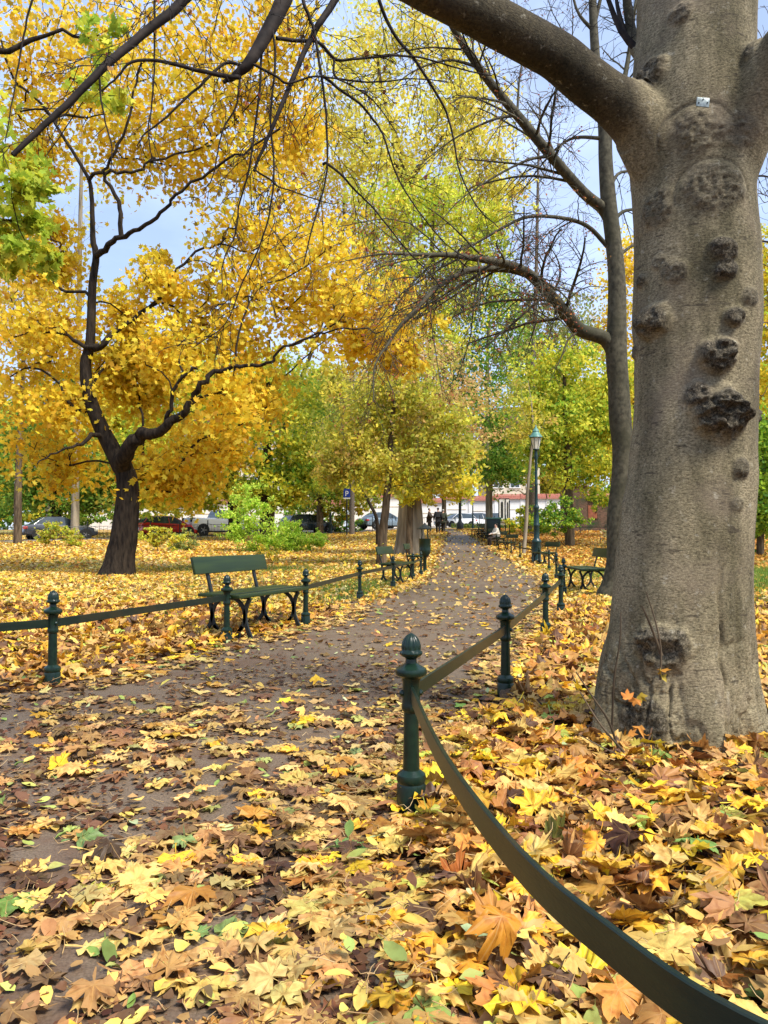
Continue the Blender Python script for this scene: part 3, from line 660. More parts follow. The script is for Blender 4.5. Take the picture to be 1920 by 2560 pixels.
def grow(nodes, targets, rg, step=.7, bend=.35, pen=.25):
    plen = []
    for q in nodes: plen.append(0 if q[1] < 0 else plen[q[1]] + float(np.linalg.norm(np.array(q[0]) - nodes[q[1]][0])))
    Pn = [np.array(q[0], float) for q in nodes]; base = Pn[0]
    T = sorted(targets, key=lambda p: min(np.linalg.norm(p - a) for a in Pn[::3]))
    for tg in T:
        A = np.array(Pn); d = np.linalg.norm(A - tg, axis=1) + pen * np.array(plen) + .9 * np.maximum(0, A[:, 2] - tg[2])
        d[:3] += 3; j = int(np.argmin(d)); a = Pn[j]; dist = np.linalg.norm(tg - a); k = max(2, int(dist / step))
        par = nodes[j][1]; dr = (a - Pn[par]) if par >= 0 else np.array([0, 0, 1.]); dr = dr / (np.linalg.norm(dr) + 1e-9)
        ctl = a + dr * dist * .3 + np.array([0, 0, .12 * dist]); prev = j
        for s in range(1, k + 1):
            u = s / k; p = (1 - u) ** 2 * a + 2 * u * (1 - u) * ctl + u * u * tg + (rg.normal(0, .06 * step, 3) if s < k else 0)
            nodes.append([p, prev, None]); Pn.append(p); plen.append(plen[prev] + np.linalg.norm(p - Pn[prev])); prev = len(nodes) - 1
def tree(name, label, d, trunk, blobs, pal, size, per=60, nsub=8, limbs=(), bark='bark_brown', seed=1, group=None, cat='tree', spread=.30, tmpl=None, tilt=None, tipr=.006, roots=0, crown=True, dsc=1.0, hang=0, mats='leaf', base_at=True):
    """trunk: [(px,py,r)] from the ground up; limbs: [[(px,py,r,dd)..]]; blobs: [(px,py,radius_px,dd[,n])]"""
    rg = np.random.default_rng(seed); k = d / FPX
    tp = [(*P(px, py, d + (dd[0] if dd else 0)), r) for px, py, r, *dd in trunk]
    tp[0] = (tp[0][0], d, float(G(tp[0][0], d)) - .08, tp[0][3])
    tl = smooth_line(tp, 4)
    base = Vector((tp[0][0], d, float(G(tp[0][0], d))))
    root = empty(name, base, label=label, cat=cat, group=group)
    nodes = []
    for i, q in enumerate(tl):
        r = q[3]
        if i > 2: q[:3] += rg.normal(0, .004, 3)
        if roots: r = r * (1 + roots * math.exp(-max(0, q[2] - base.z) / .35))
        nodes.append([q[:3].copy(), i - 1, r])
    for lm in limbs:
        lp = np.array([(*P(px, py, d + dd), r) for px, py, r, dd in lm]); ll = smooth_line(lp, 4)
        j = int(np.argmin([np.linalg.norm(q[0] - ll[0][:3]) for q in nodes])); prev = j
        for i, q in enumerate(ll):
            if i == 0: continue
            q[:3] += rg.normal(0, .028, 3); q[3] *= rg.uniform(.9, 1.12)
            nodes.append([q[:3].copy(), prev, q[3]]); prev = len(nodes) - 1
    subs = []; cid = []
    for bl in blobs:
        px, py, rp_, dd = bl[:4]; ns = bl[4] if len(bl) > 4 else nsub
        c = np.array(P(px, py, d + dd)); rr_ = rp_ * k
        for _ in range(ns):
            v = rg.normal(size=3); v /= np.linalg.norm(v); u = rg.uniform(.05, 1.3) ** .8
            q = c + v * rr_ * u * np.array([1, dsc, .9]); q[2] = max(q[2], float(G(q[0], q[1])) + .15); subs.append(q); cid.append(rr_)
    B = Branches(); grow(nodes, subs, rg, step=max(.35, 22 * k)); emit_tree(nodes, B, tipr=tipr)
    B.build('trunk', M[bark], root, off=base)
    if crown and per:
        C = []; 
        tw = Branches()
        for q, rr_ in zip(subs, cid):
            n = int(per * rg.uniform(.5, 1.5)); sg = rr_ * spread * rg.uniform(.7, 1.3)
            # leaves sit along several short sprays so that the crown keeps gaps and ragged edges
            ks = 5; dirs = rg.normal(size=(ks, 3)); dirs[:, 2] *= .5; dirs[:, 2] -= hang; dirs /= np.linalg.norm(dirs, axis=1)[:, None]
            sp_ = rg.integers(0, ks, n); u = rg.uniform(0, 1, n) ** .7
            pts = q + dirs[sp_] * (u * sg * 2.1)[:, None] + rg.normal(0, sg * .28, (n, 3)); pts[:, 2] -= hang * u * sg
            C.append(pts)
        sizes_n = [len(c) for c in C]; C = np.concatenate(C); n = len(C)
        colr = pick(pal, n, rg, .2)
        cm = pick(pal, len(subs), rg, .05); colr = colr * .55 + np.repeat(cm, sizes_n, 0) * .45
        scatter('crown', tmpl or tmpl_card(), C, rg.uniform(.7, 1.25, n) * size, colr, rand_rot(n, tilt, rg), None, root, M[mats], off=base, rg=rg)
    return root
YEL = [(4, (.89, .65, .05)), (3, (.87, .59, .04)), (2, (.90, .73, .10)), (1.4, (.74, .42, .03)), (1, (.74, .72, .08)), (.6, (.42, .22, .03))]
ORA = [(3, (.90, .64, .05)), (2.5, (.88, .56, .04)), (.7, (.65, .36, .03)), (1.6, (.90, .70, .07))]
PALEY = [(3, (.82, .72, .15)), (2, (.76, .70, .13)), (2, (.86, .70, .10)), (1, (.52, .56, .12))]
LIME = [(3, (.50, .64, .06)), (2, (.36, .54, .05)), (2, (.72, .70, .08)), (1.3, (.20, .36, .04))]
GREEN = [(3, (.16, .34, .045)), (2, (.08, .20, .035)), (2, (.28, .45, .06)), (1.2, (.52, .56, .10))]
OLIVE = [(3, (.56, .56, .09)), (2, (.38, .44, .07)), (3, (.78, .66, .08)), (1.3, (.62, .42, .15)), (1, (.20, .25, .05))]
RUST = [(2, (.68, .46, .22)), (2, (.60, .36, .18)), (2, (.62, .58, .14)), (1, (.78, .56, .18))]
YG = [(3, (.84, .76, .08)), (2, (.66, .70, .08)), (2, (.86, .72, .08)), (1, (.38, .48, .06))]
BRIGHTL = [(3, (.58, .80, .10)), (2, (.46, .68, .08)), (1.4, (.68, .82, .14)), (.8, (.26, .44, .05))]

# --- the leaning yellow maple on the left
T1_tr = [(292, 1440, .36), (300, 1400, .32), (315, 1300, .30), (318, 1200, .30), (295, 1150, .27), (253, 1069, .235), (222, 984, .21), (214, 912, .20), (226, 850, .19), (231, 716, .17), (240, 640, .17), (232, 600, .14), (231, 550, .12), (226, 463, .11), (205, 417, .08), (150, 330, .06), (104, 260, .06), (35, 197, .055), (5, 110, .04), (-20, 20, .03)]
T1_limbs = [
 [(300, 1165, .16, 0), (330, 1110, .15, -.3), (355, 1087, .145, -.5), (388, 1085, .14, -.6), (422, 1056, .14, -.7), (464, 1031, .135, -.8), (488, 989, .12, -.9), (510, 952, .11, -1), (548, 928, .10, -1), (590, 915, .105, -1), (640, 914, .10, -1), (677, 905, .095, -1.1), (694, 878, .08, -1.2), (752, 849, .07, -1.3), (810, 831, .055, -1.5), (880, 823, .04, -1.7), (960, 830, .02, -1.8)],
 [(238, 875, .08, 0), (285, 832, .055, .3), (330, 797, .05, .5), (405, 739, .045, .8), (428, 693, .04, .9), (492, 629, .035, 1), (555, 612, .02, 1.2), (640, 640, .012, 1.2)],
 [(242, 640, .15, 0), (278, 608, .14, -.2), (307, 588, .13, -.3), (347, 573, .12, -.5), (405, 532, .10, -.7), (440, 490, .06, -.9), (520, 430, .045, -1), (610, 380, .03, -1.2), (700, 330, .02, -1.2)],
 [(300, 592, .09, -.3), (301, 520, .085, -.3), (272, 457, .07, -.3), (262, 430, .06, -.3), (300, 360, .05, -.4), (330, 260, .04, -.5), (350, 160, .03, -.6)],
 [(222, 440, .10, 0), (278, 431, .10, .3), (347, 425, .09, .5), (376, 405, .07, .6), (451, 382, .055, .8), (503, 367, .045, 1), (590, 300, .03, 1.2), (650, 220, .02, 1.4)],
 [(415, 1060, .05, -.7), (424, 1020, .045, -.8), (438, 970, .04, -.9), (470, 935, .035, -1), (492, 918, .02, -1)],
 [(240, 1080, .05, 0), (190, 1110, .03, -.6), (140, 1130, .02, -1), (90, 1160, .012, -1.3)],
 [(222, 880, .05, 0), (170, 840, .03, .5), (90, 830, .02, .8), (20, 850, .012, 1)]]
T1_bl = [(80, 60, 120, 0), (230, 40, 130, .8), (400, 60, 130, 0), (560, 80, 130, -.5), (700, 70, 100, .5), (60, 220, 120, -1), (220, 200, 110, 1), (380, 220, 120, -1), (540, 250, 120, .6), (680, 230, 110, 0), (750, 330, 80, .5), (300, 340, 110, 0), (450, 380, 100, 1.5), (620, 400, 110, -.6), (100, 380, 80, 1),
 (600, 560, 110, 0), (720, 600, 110, 1), (820, 620, 110, -1), (640, 700, 120, -1), (780, 740, 110, .4), (880, 760, 90, 0), (520, 720, 90, 1.2), (400, 690, 60, -1), (90, 660, 90, .5), (40, 800, 110, 0), (130, 780, 90, -1), (130, 900, 110, .6), (40, 960, 110, 0), (170, 1000, 90, -1), (110, 1090, 110, 0), (190, 1160, 80, .8), (330, 900, 90, 1), (400, 860, 90, -1), (460, 880, 80, 1), (600, 830, 110, 0), (370, 990, 70, 1.5), (560, 980, 90, -1), (660, 980, 80, 0), (480, 1100, 90, .6), (380, 1160, 80, -.8), (560, 1110, 80, 1), (440, 1190, 70, 0), (960, 800, 90, 0), (1000, 880, 50, -.6), (770, 850, 70, 0, 4), (900, 840, 60, .5), (700, 460, 60, 0, 4), (280, 1050, 40, -1.5, 3), (1090, 790, 40, 0, 3), (1030, 720, 60, 0, 5)]
T1_bl += [(60, 600, 80, .5), (150, 660, 70, .8), (310, 780, 60, .5), (330, 850, 80, 1), (150, 560, 50, .8, 12), (380, 640, 45, .8, 6), (280, 940, 80, 1.5), (500, 800, 90, .8), (360, 930, 80, 1.5)]
T1_tr = [(a_, b_, c_ * 1.14) for a_, b_, c_ in T1_tr]; T1_limbs = [[(a_, b_, c_ * 1.3, d_ - .3) for a_, b_, c_, d_ in l_] for l_ in T1_limbs]
T1_bl = [(a_, b_, c_ * .92, d_ * .9 + (1.5 if (i_ % 4 or (a_ < 400 and b_ > 500)) else .3), *e_) for i_, (a_, b_, c_, d_, *e_) in enumerate(T1_bl) if not (270 < a_ < 350 and 1000 < b_ < 1300)]
tree('maple_tree', 'leaning dark trunked maple with golden yellow leaves on the left lawn', 20, T1_tr, T1_bl, YEL, .108, per=36, nsub=27, tipr=.009, limbs=T1_limbs, bark='bark_dark', seed=3, tmpl=tmpl_star(), spread=.52, roots=.28, hang=.35)

# --- background trees
def bgt(kind_label, d, trunk, blobs, pal, size=.13, per=70, nsub=9, **k):
    return tree(k.pop('name', 'tree'), kind_label, d, trunk, blobs, pal, size, int(per * 1.25), int(nsub * 1.6), spread=.44, **k)
bgt('tall pale yellow tree with open crown behind the middle of the park', 46, [(1018, 1370, .4), (1018, 1200, .36), (1000, 1000, .38), (1010, 800, .34), (1015, 650, .30), (1010, 480, .22), (1000, 380, .18), (960, 250, .12), (940, 120, .06)],
    [(900, 160, 90, 0), (1010, 120, 100, 1), (1110, 170, 90, 0), (1190, 260, 80, 0), (850, 280, 80, 0), (980, 290, 110, -1), (1100, 330, 100, 1), (880, 400, 90, 0), (1200, 380, 80, 0), (1000, 430, 100, 0), (1130, 460, 90, 0), (1250, 470, 60, 0), (930, 40, 80, 0, 6), (1060, 30, 70, 0, 5)],
    PALEY, .15, per=66, nsub=11, limbs=[[(1010, 480, .16, 0), (1060, 400, .12, .5), (1120, 330, .08, 1), (1180, 270, .05, 1)], [(1005, 420, .14, 0), (920, 360, .1, 0), (870, 300, .06, 0)], [(1010, 600, .14, 0), (1090, 540, .1, -.6), (1180, 470, .06, -1)]], seed=11, bark='bark_brown')
bgt('tall lime green tree in the middle distance right of centre', 42, [(1036, 1368, .26), (1038, 1200, .24), (1060, 1000, .22), (1085, 800, .18), (1080, 600, .12), (1085, 450, .06)],
    [(1080, 480, 70, 0), (1150, 560, 80, 0), (1040, 570, 80, 0), (1120, 640, 100, 0), (1010, 680, 90, 0), (1180, 640, 80, 0), (1130, 740, 110, 0), (1020, 790, 80, 0), (1230, 560, 60, 0), (950, 520, 90, 0), (1080, 860, 80, 0)], LIME + YG + PALEY[:2], .13, per=68, nsub=10, seed=12)
bgt('dark green tree hanging over the far end of the path', 46, [(1219, 1366, .15), (1219, 1250, .14), (1218, 1050, .12), (1220, 850, .10), (1230, 720, .05)],
    [(1180, 800, 90, 0), (1270, 830, 80, 0), (1160, 900, 80, 0), (1250, 950, 90, 0), (1170, 1010, 80, 0), (1250, 1060, 80, 0), (1190, 1130, 70, 0), (1280, 1150, 60, 0), (1130, 960, 60, 0), (1220, 740, 70, 0), (1240, 1180, 50, 0)], GREEN, .12, per=62, nsub=10, seed=13, bark='bark_pale')
bgt('golden orange maple behind the right half of the leaning maple', 50, [(676, 1350, .2), (684, 1250, .18), (715, 1050, .15), (790, 850, .13), (850, 650, .11), (860, 500, .07)],
    [(800, 470, 90, 0), (900, 500, 90, 0), (980, 560, 60, 0), (820, 600, 100, 0), (930, 640, 90, 0), (740, 520, 80, 0), (700, 420, 60, 0), (1000, 450, 50, 0), (850, 730, 100, 0), (960, 740, 90, 0)], ORA, .12, per=70, nsub=9, seed=14)
bgt('small olive tree with a slim leaning trunk behind the left fence', 26, [(952, 1402, .19), (958, 1330, .15), (968, 1230, .125), (975, 1150, .11), (978, 1080, .09), (985, 1000, .07), (990, 930, .04)],
    [(900, 1010, 70, 0), (980, 960, 80, 0), (1060, 990, 70, 0), (860, 1090, 70, 0), (950, 1080, 80, 0), (1050, 1090, 80, .6), (1120, 1060, 60, 0), (900, 1170, 60, 0), (1000, 1170, 60, 0), (1080, 1170, 60, 0), (840, 1170, 45, 0), (1140, 1130, 50, 0)], OLIVE, .085, per=56, nsub=12, seed=15, bark='bark_brown')
bgt('rust tinged half bare tree above the olive tree', 33, [(1024, 1385, .16), (1026, 1250, .15), (1040, 1100, .17), (1035, 950, .1), (1040, 860, .05)],
    [(1000, 880, 70, 0), (1090, 910, 70, 0), (940, 940, 70, 0), (1140, 980, 70, 0), (1050, 960, 80, 0), (1180, 1060, 60, 0), (980, 820, 50, 0)], RUST, .09, per=42, nsub=11, seed=16)
bgt('broad pale fluted trunk of an old tree left of the walkers with low yellow foliage', 34, [(1025, 1392, .80), (1026, 1350, .66), (1026, 1290, .56), (1024, 1230, .53), (1022, 1150, .5), (1020, 1050, .4), (1020, 950, .3)],
    [(1000, 1170, 60, 0), (1050, 1190, 50, -1), (1090, 1200, 45, -1), (1130, 1190, 50, -1), (1020, 1230, 30, -1.5, 5), (1060, 1230, 28, -1.2, 5), (960, 1200, 50, -1), (1150, 1220, 40, 0), (1030, 1110, 70, 0), (1110, 1140, 50, 0)], YG + [(3, (.78, .62, .04))], .11, per=60, nsub=10, seed=17, bark='bark_pale')
bgt('yellow green tree with a dark trunk above the white pickup', 47, [(662, 1352, .34), (664, 1250, .36), (668, 1100, .3), (670, 950, .2), (672, 850, .1)],
    [(600, 900, 80, 0), (690, 930, 90, 0), (640, 1010, 90, 0), (560, 1040, 80, 0), (740, 1010, 70, 0), (700, 1100, 80, 0), (600, 1140, 80, 0), (760, 1110, 70, 0), (530, 1140, 60, 0), (680, 1180, 60, 0), (780, 1190, 50, 0), (620, 1230, 40, 0), (730, 1240, 40, 0)], YG + GREEN[:1], .15, per=84, nsub=9, seed=18, bark='bark_dark')
bgt('green and gold tree behind the leaning maple', 50, [(586, 1345, .42), (582, 1250, .34), (560, 1100, .26), (500, 950, .12)],
    [(420, 920, 90, 0), (520, 900, 90, 0), (470, 1010, 90, 0), (380, 1030, 80, 0), (420, 1110, 80, 0), (520, 1180, 60, 0), (340, 1130, 70, 0), (440, 1190, 60, 0), (360, 1210, 50, 0), (560, 1230, 45, 0), (400, 1250, 45, 0), (480, 1250, 40, 0)], YG + LIME, .15, per=84, nsub=9, seed=19, bark='bark_dark')
bgt('dark green tree behind the parked grey car', 58, [(140, 1345, .45), (140, 1250, .4), (135, 1120, .3), (130, 1000, .15)],
    [(60, 1060, 90, 0), (150, 1080, 90, 0), (230, 1120, 80, 0), (80, 1170, 90, 0), (170, 1190, 80, 0), (20, 1200, 80, 0), (250, 1210, 70, 0), (70, 1250, 60, 0), (210, 1260, 50, 0), (300, 1180, 60, 0), (10, 1110, 70, 0), (140, 1150, 80, 0), (280, 1240, 50, 0)], GREEN + [(3, (.3, .36, .05))], .17, per=90, nsub=9, seed=20, bark='bark_dark')
bgt('pale barked straight tree just right of the grey car', 49, [(186, 1352, .30), (188, 1280, .27), (190, 1180, .25), (196, 900, .18), (200, 600, .14), (204, 400, .10), (206, 200, .05)],
    [(150, 560, 60, 0, 5), (240, 480, 60, 0, 4), (170, 430, 60, 0, 4), (200, 260, 70, 0, 5)], PALEY, .14, per=14, seed=21, bark='bark_pale')
bgt('half bare orange tree at the far left edge', 44, [(44, 1350, .24), (46, 1200, .2), (54, 1000, .15), (64, 800, .09), (66, 650, .05)],
    [(40, 640, 70, 0), (100, 720, 60, 0), (20, 740, 70, 0), (70, 830, 80, 0), (-20, 650, 70, 0), (0, 860, 80, 0), (130, 840, 60, 0)], ORA + RUST, .14, per=34, nsub=9, seed=22, bark='bark_brown')
bgt('green gold tree on the right behind the lamp post', 41, [(1425, 1352, .28), (1422, 1250, .25), (1418, 1100, .2), (1412, 980, .12), (1410, 880, .06)],
    [(1380, 930, 70, 0), (1450, 900, 70, 0), (1340, 1010, 60, 0), (1420, 1010, 70, 0), (1500, 980, 70, 0), (1380, 1090, 70, 0), (1470, 1090, 80, 0), (1540, 1060, 60, 0), (1330, 1120, 50, 0), (1430, 1160, 60, 0), (1510, 1170, 70, 0), (1550, 950, 50, 0)], YG + GREEN[:1] + LIME[1:3], .125, per=72, nsub=10, seed=23)
bgt('faded sparse green tree rising behind the lamp post', 55, [(1330, 1345, .34), (1326, 1200, .3), (1320, 1000, .25), (1320, 850, .15), (1325, 740, .08)],
    [(1290, 780, 60, 0), (1370, 800, 60, 0), (1310, 860, 60, 0), (1400, 860, 60, 0), (1440, 800, 60, 0), (1270, 900, 50, 0), (1360, 930, 60, 0), (1480, 860, 60, 0), (1300, 960, 50, 0)], [(2, (.34, .40, .12)), (2, (.44, .44, .14)), (1, (.2, .3, .08)), (1, (.5, .36, .2))], .15, per=40, nsub=10, seed=24, bark='bark_pale')
bgt('golden tree glimpsed between the two beech trunks', 48, [(1590, 1345, .3), (1590, 1200, .26), (1590, 1000, .2), (1590, 800, .12)],
    [(1580, 700, 60, 0), (1560, 790, 60, 0), (1600, 880, 70, 0), (1570, 970, 60, 0), (1620, 620, 60, 0), (1540, 880, 50, 0), (1590, 1060, 70, 0), (1560, 1150, 70, 0), (1640, 760, 80, 0)], YEL, .14, per=52, nsub=9, seed=25)
bgt('yellow and green tree at the far right edge', 36, [(1960, 1370, .3), (1955, 1250, .27), (1950, 1050, .22), (1945, 850, .14), (1940, 700, .06)],
    [(1930, 640, 70, 0), (1900, 720, 70, 0), (1960, 800, 80, 0), (1900, 850, 70, 0), (1930, 940, 80, 0), (1890, 1010, 60, 0), (1990, 700, 90, 0), (2010, 900, 90, 0)], YEL + LIME[:2], .12, per=60, nsub=10, seed=26)
bgt('leafy green understorey tree at the right edge behind the big beech', 33, [(1900, 1385, .16), (1902, 1300, .14), (1905, 1200, .1), (1905, 1120, .05)],
    [(1890, 1080, 60, 0), (1930, 1130, 70, 0), (1890, 1180, 60, 0), (1940, 1230, 70, 0), (1885, 1260, 60, 0), (1900, 1310, 50, 0), (1850, 1150, 60, 0)], GREEN + LIME[:2], .11, per=66, nsub=10, seed=27)
bgt('thin pale sapling leaning in front of the lamp post', 34, [(1308, 1378, .10), (1316, 1300, .085), (1318, 1235, .075), (1326, 1150, .06), (1332, 1050, .04), (1320, 950, .02)],
    [(1300, 1000, 50, 0), (1350, 1060, 40, 0), (1290, 1090, 40, 0)], OLIVE, .09, per=26, nsub=7, seed=28, bark='bark_pale', limbs=[[(1318, 1240, .05, 0), (1300, 1228, .03, 0), (1280, 1226, .02, 0)]], name='sapling')
bgt('slim curved dark sapling beside the blue parking sign', 42, [(945, 1352, .12), (942, 1300, .1), (926, 1262, .09), (900, 1220, .07), (884, 1180, .05), (878, 1130, .03)],
    [(850, 1120, 50, 0), (900, 1090, 50, 0), (930, 1150, 45, 0), (860, 1180, 35, 0)], OLIVE, .1, per=40, nsub=9, seed=29, bark='bark_dark', name='sapling')
bgt('green oak-like tree filling in behind the parking sign', 60, [(800, 1325, .3), (800, 1250, .28), (800, 1150, .2), (800, 1080, .1)],
    [(740, 1130, 70, 0), (820, 1120, 70, 0), (880, 1180, 60, 0), (780, 1200, 60, 0), (850, 1230, 50, 0), (910, 1230, 50, 0), (760, 1070, 60, 0), (860, 1060, 60, 0)], GREEN + OLIVE, .17, per=66, nsub=9, seed=30)
bgt('bushy green tree in front of the white wall at the path end', 68, [(1110, 1322, .25), (1110, 1280, .22), (1110, 1200, .15), (1112, 1150, .08)],
    [(1080, 1180, 40, 0), (1130, 1190, 40, 0), (1100, 1140, 45, 0), (1160, 1160, 40, 0), (1150, 1210, 30, 0, 5), (1180, 1190, 30, 0, 5)], GREEN + LIME[:1], .15, per=50, nsub=9, seed=31)
bgt('pale straight tree trunk beside the information boards', 47, [(1226, 1338, .17), (1226, 1300, .16), (1226, 1200, .14), (1224, 1080, .10), (1222, 1000, .05)],
    [(1200, 1140, 50, 0), (1260, 1160, 50, 0), (1220, 1080, 60, 0), (1280, 1110, 45, 0), (1300, 1180, 40, 0)], OLIVE + GREEN[:2], .12, per=56, nsub=9, seed=32, bark='bark_pale')
# pale leafless trees far behind: only fine twigs against the sky
def bare(label, d, trunk, blobs, seed, bark='twig_grey', nsub=22):
    return tree('bare_tree', label, d, trunk, blobs, PALEY, .1, 0, nsub * 3, seed=seed, bark=bark, tipr=.009, crown=False)
bare('pale leafless tree with fine twigs behind the beech branches', 52, [(1330, 1345, .2), (1330, 1000, .17), (1340, 700, .13), (1345, 450, .09), (1350, 250, .05)],
     [(1250, 300, 120, 0), (1350, 250, 130, 0), (1430, 350, 120, 0), (1300, 430, 120, 0), (1400, 520, 110, 0), (1250, 560, 100, 0), (1330, 130, 110, 0), (1440, 620, 90, 0)], 41)
bare('pale leafless tree in the gap above the yellow crown', 58, [(880, 1330, .2), (880, 900, .17), (885, 500, .12), (890, 250, .06)],
     [(850, 150, 120, 0), (950, 90, 120, 0), (900, 260, 110, 0), (820, 300, 100, 0), (1010, 200, 100, 0)], 42)
bare('leafless twiggy tree behind the big beech at the right edge', 30, [(2000, 1390, .2), (1990, 1100, .18), (1975, 800, .14), (1965, 500, .09), (1950, 250, .05)],
     [(1910, 180, 80, 0), (1900, 330, 70, 0), (1910, 480, 80, 0), (1920, 620, 70, 0), (1900, 760, 60, 0), (1950, 60, 90, 0), (1990, 400, 110, 0)], 43, 'bark_brown', 16)
bare('leafless pale tree at the far left beyond the street', 70, [(120, 1330, .22), (118, 1000, .2), (112, 750, .12), (110, 600, .06)],
     [(80, 620, 90, 0), (150, 660, 80, 0), (60, 720, 80, 0), (170, 560, 80, 0)], 44)
# wood beyond the street: five crowns per tree, each tree a thing
far_specs = [(-70, 110, YG), (120, 120, GREEN), (300, 105, YG), (450, 115, OLIVE), (600, 108, YG), (740, 118, LIME), (880, 106, OLIVE), (1010, 120, YG), (1400, 112, OLIVE), (1530, 104, YG), (1660, 112, ORA), (1840, 108, YG), (2000, 112, LIME)]
nm = ['first', 'second', 'third', 'fourth', 'fifth', 'sixth', 'seventh', 'eighth', 'ninth', 'tenth', 'eleventh', 'twelfth', 'thirteenth']
cn = {id(YG): 'yellow green', id(GREEN): 'dark green', id(OLIVE): 'olive', id(LIME): 'lime green', id(ORA): 'orange'}
for i, (px, d, pal) in enumerate(far_specs):
    r0 = random.Random(i); bl = [(px + r0.uniform(-90, 90), r0.uniform(960, 1270), 62, r0.uniform(-2, 2)) for _ in range(13)]
    tree('background_tree', '%s tree beyond the street, %s from the left in the far row' % (cn[id(pal)], nm[i]), d, [(px, 1310, .4), (px, 1200, .35), (px + 5, 1050, .2), (px, 960, .1)], bl, pal, .34, 110, 14, seed=60 + i, bark='bark_brown', group='trees beyond the street')

# --- shrubs
def shrub(label, d, px, blobs, pal, size, per=60, nsub=8, seed=1, name='shrub', stems=5, tilt=None, hang=0):
    rg = np.random.default_rng(seed); p0 = P(px, 1300, d); g = gpt(p0.x, d)
    root = empty(name, g, label=label, cat='shrub')
    nodes = [[np.array(g) - (0, 0, .05), -1, .03], [np.array(g) + (0, 0, .1), 0, .028]]
    subs = []; k = d / FPX
    for bx, by, r, dd in blobs:
        c = np.array(P(bx, by, d + dd))
        for _ in range(nsub):
            v = rg.normal(size=3); v /= np.linalg.norm(v); q = c + v * r * k * rg.uniform(.2, 1) ** .5; q[2] = max(q[2], float(G(q[0], q[1])) + .08); subs.append(q)
    B = Branches(); grow(nodes, subs, rg, step=.3); emit_tree(nodes, B, tipr=.004); B.build('stem', M['bark_brown'], root, off=g)
    C = []
    for q in subs:
        n = int(per * rg.uniform(.5, 1.5)); sg = blobs[0][2] * k * .32; v = rg.normal(size=(4, 3)); v[:, 2] = np.abs(v[:, 2]) * .6 - hang; ii = rg.integers(0, 4, n)
        C.append(q + v[ii] * (sg * rg.uniform(0, 1.2, n))[:, None] + rg.normal(0, sg * .25, (n, 3)))
    C = np.concatenate(C); C[:, 2] = np.maximum(C[:, 2], G(C[:, 0], C[:, 1]) + .03); n = len(C)
    scatter('foliage', tmpl_card(), C, rg.uniform(.7, 1.3, n) * size, pick(pal, n, rg, .22), rand_rot(n, tilt, rg), None, root, M['leaf'], off=g, rg=rg)
    return root
shrub('feathery bright lime green shrub standing in front of the white pickup', 36, 630, [(600, 1270, 45, 0), (640, 1250, 45, 0), (580, 1310, 40, 0), (650, 1310, 50, 0), (620, 1350, 45, 0), (690, 1340, 36, 0), (660, 1362, 30, 0)], BRIGHTL, .065, 74, 12, 71, name='feathery_shrub')
shrub('low spreading lime green shrub right of the feathery one', 37, 735, [(720, 1330, 35, 0), (760, 1345, 32, 0), (740, 1365, 30, 0), (790, 1355, 25, 0), (700, 1365, 28, 0)], BRIGHTL, .065, 90, 11, 72)
shrub('small olive shrub in front of the grey car', 41, 140, [(130, 1325, 26, 0), (160, 1335, 26, 0), (110, 1345, 20, 0), (185, 1350, 20, 0)], OLIVE + LIME[:1], .075, 60, 10, 73)
shrub('thin yellowing shrub in front of the red car', 36, 395, [(372, 1340, 22, 0), (410, 1342, 22, 0), (390, 1356, 20, 0), (440, 1356, 20, 0)], YG + OLIVE, .07, 46, 10, 74)
shrub('pale grey green shrub beside the thin yellowing one', 37, 465, [(460, 1350, 24, 0), (475, 1365, 20, 0), (440, 1368, 18, 0)], [(2, (.3, .38, .12)), (2, (.4, .44, .16)), (1, (.55, .5, .1))], .06, 50, 10, 75)
shrub('yellow shrub behind the iron fence by the parking sign', 62, 800, [(790, 1285, 26, 0), (830, 1290, 28, 0), (870, 1285, 26, 0), (900, 1270, 26, 0)], YEL + YG, .13, 60, 9, 76)
for i, (px, lb, pal) in enumerate(((20, 'leafy green bush beyond the street at the far left edge', GREEN), (110, 'golden green bush beyond the street behind the grey car', YG), (215, 'dark bush beyond the street just left of the maple trunk', GREEN), (330, 'green bush beyond the street right of the maple trunk', GREEN + YG[:1]), (440, 'olive bush beyond the street behind the red car', OLIVE), (760, 'dark green bush beyond the street behind the dark estate car', GREEN))):
    shrub(lb, 76, px, [(px - 30, 1285, 26, 0), (px + 10, 1265, 28, 0), (px + 40, 1290, 26, 0), (px - 10, 1305, 24, 0), (px + 30, 1240, 20, 0)], pal, .17, 56, 8, 200 + i)
shrub('dark clipped shrub behind the iron fence', 64, 850, [(850, 1320, 20, 0), (890, 1318, 20, 0), (820, 1320, 16, 0)], GREEN, .12, 60, 9, 77)
shrub('green shrub right of the lamp post in front of the brick shed', 40, 1400, [(1370, 1290, 35, 0), (1410, 1280, 35, 0), (1390, 1320, 30, 0), (1350, 1310, 30, 0), (1430, 1310, 26, 0)], GREEN + LIME[:2], .085, 70, 10, 78)
shrub('yellow green shrub right of the information boards', 50, 1300, [(1300, 1290, 28, 0), (1320, 1310, 24, 0), (1285, 1315, 22, 0)], YG + GREEN[:1], .1, 60, 9, 79)
shrub('ivy like green bush climbing over the brick shed', 44, 1500, [(1500, 1250, 30, 0), (1520, 1225, 30, 0), (1480, 1225, 26, 0)], LIME + GREEN[:1], .09, 60, 9, 80)
shrub('weedy shoots around the foot of the slim leaning tree', 26, 956, [(950, 1385, 13, 0), (958, 1365, 10, 0)], OLIVE, .04, 30, 8, 81)
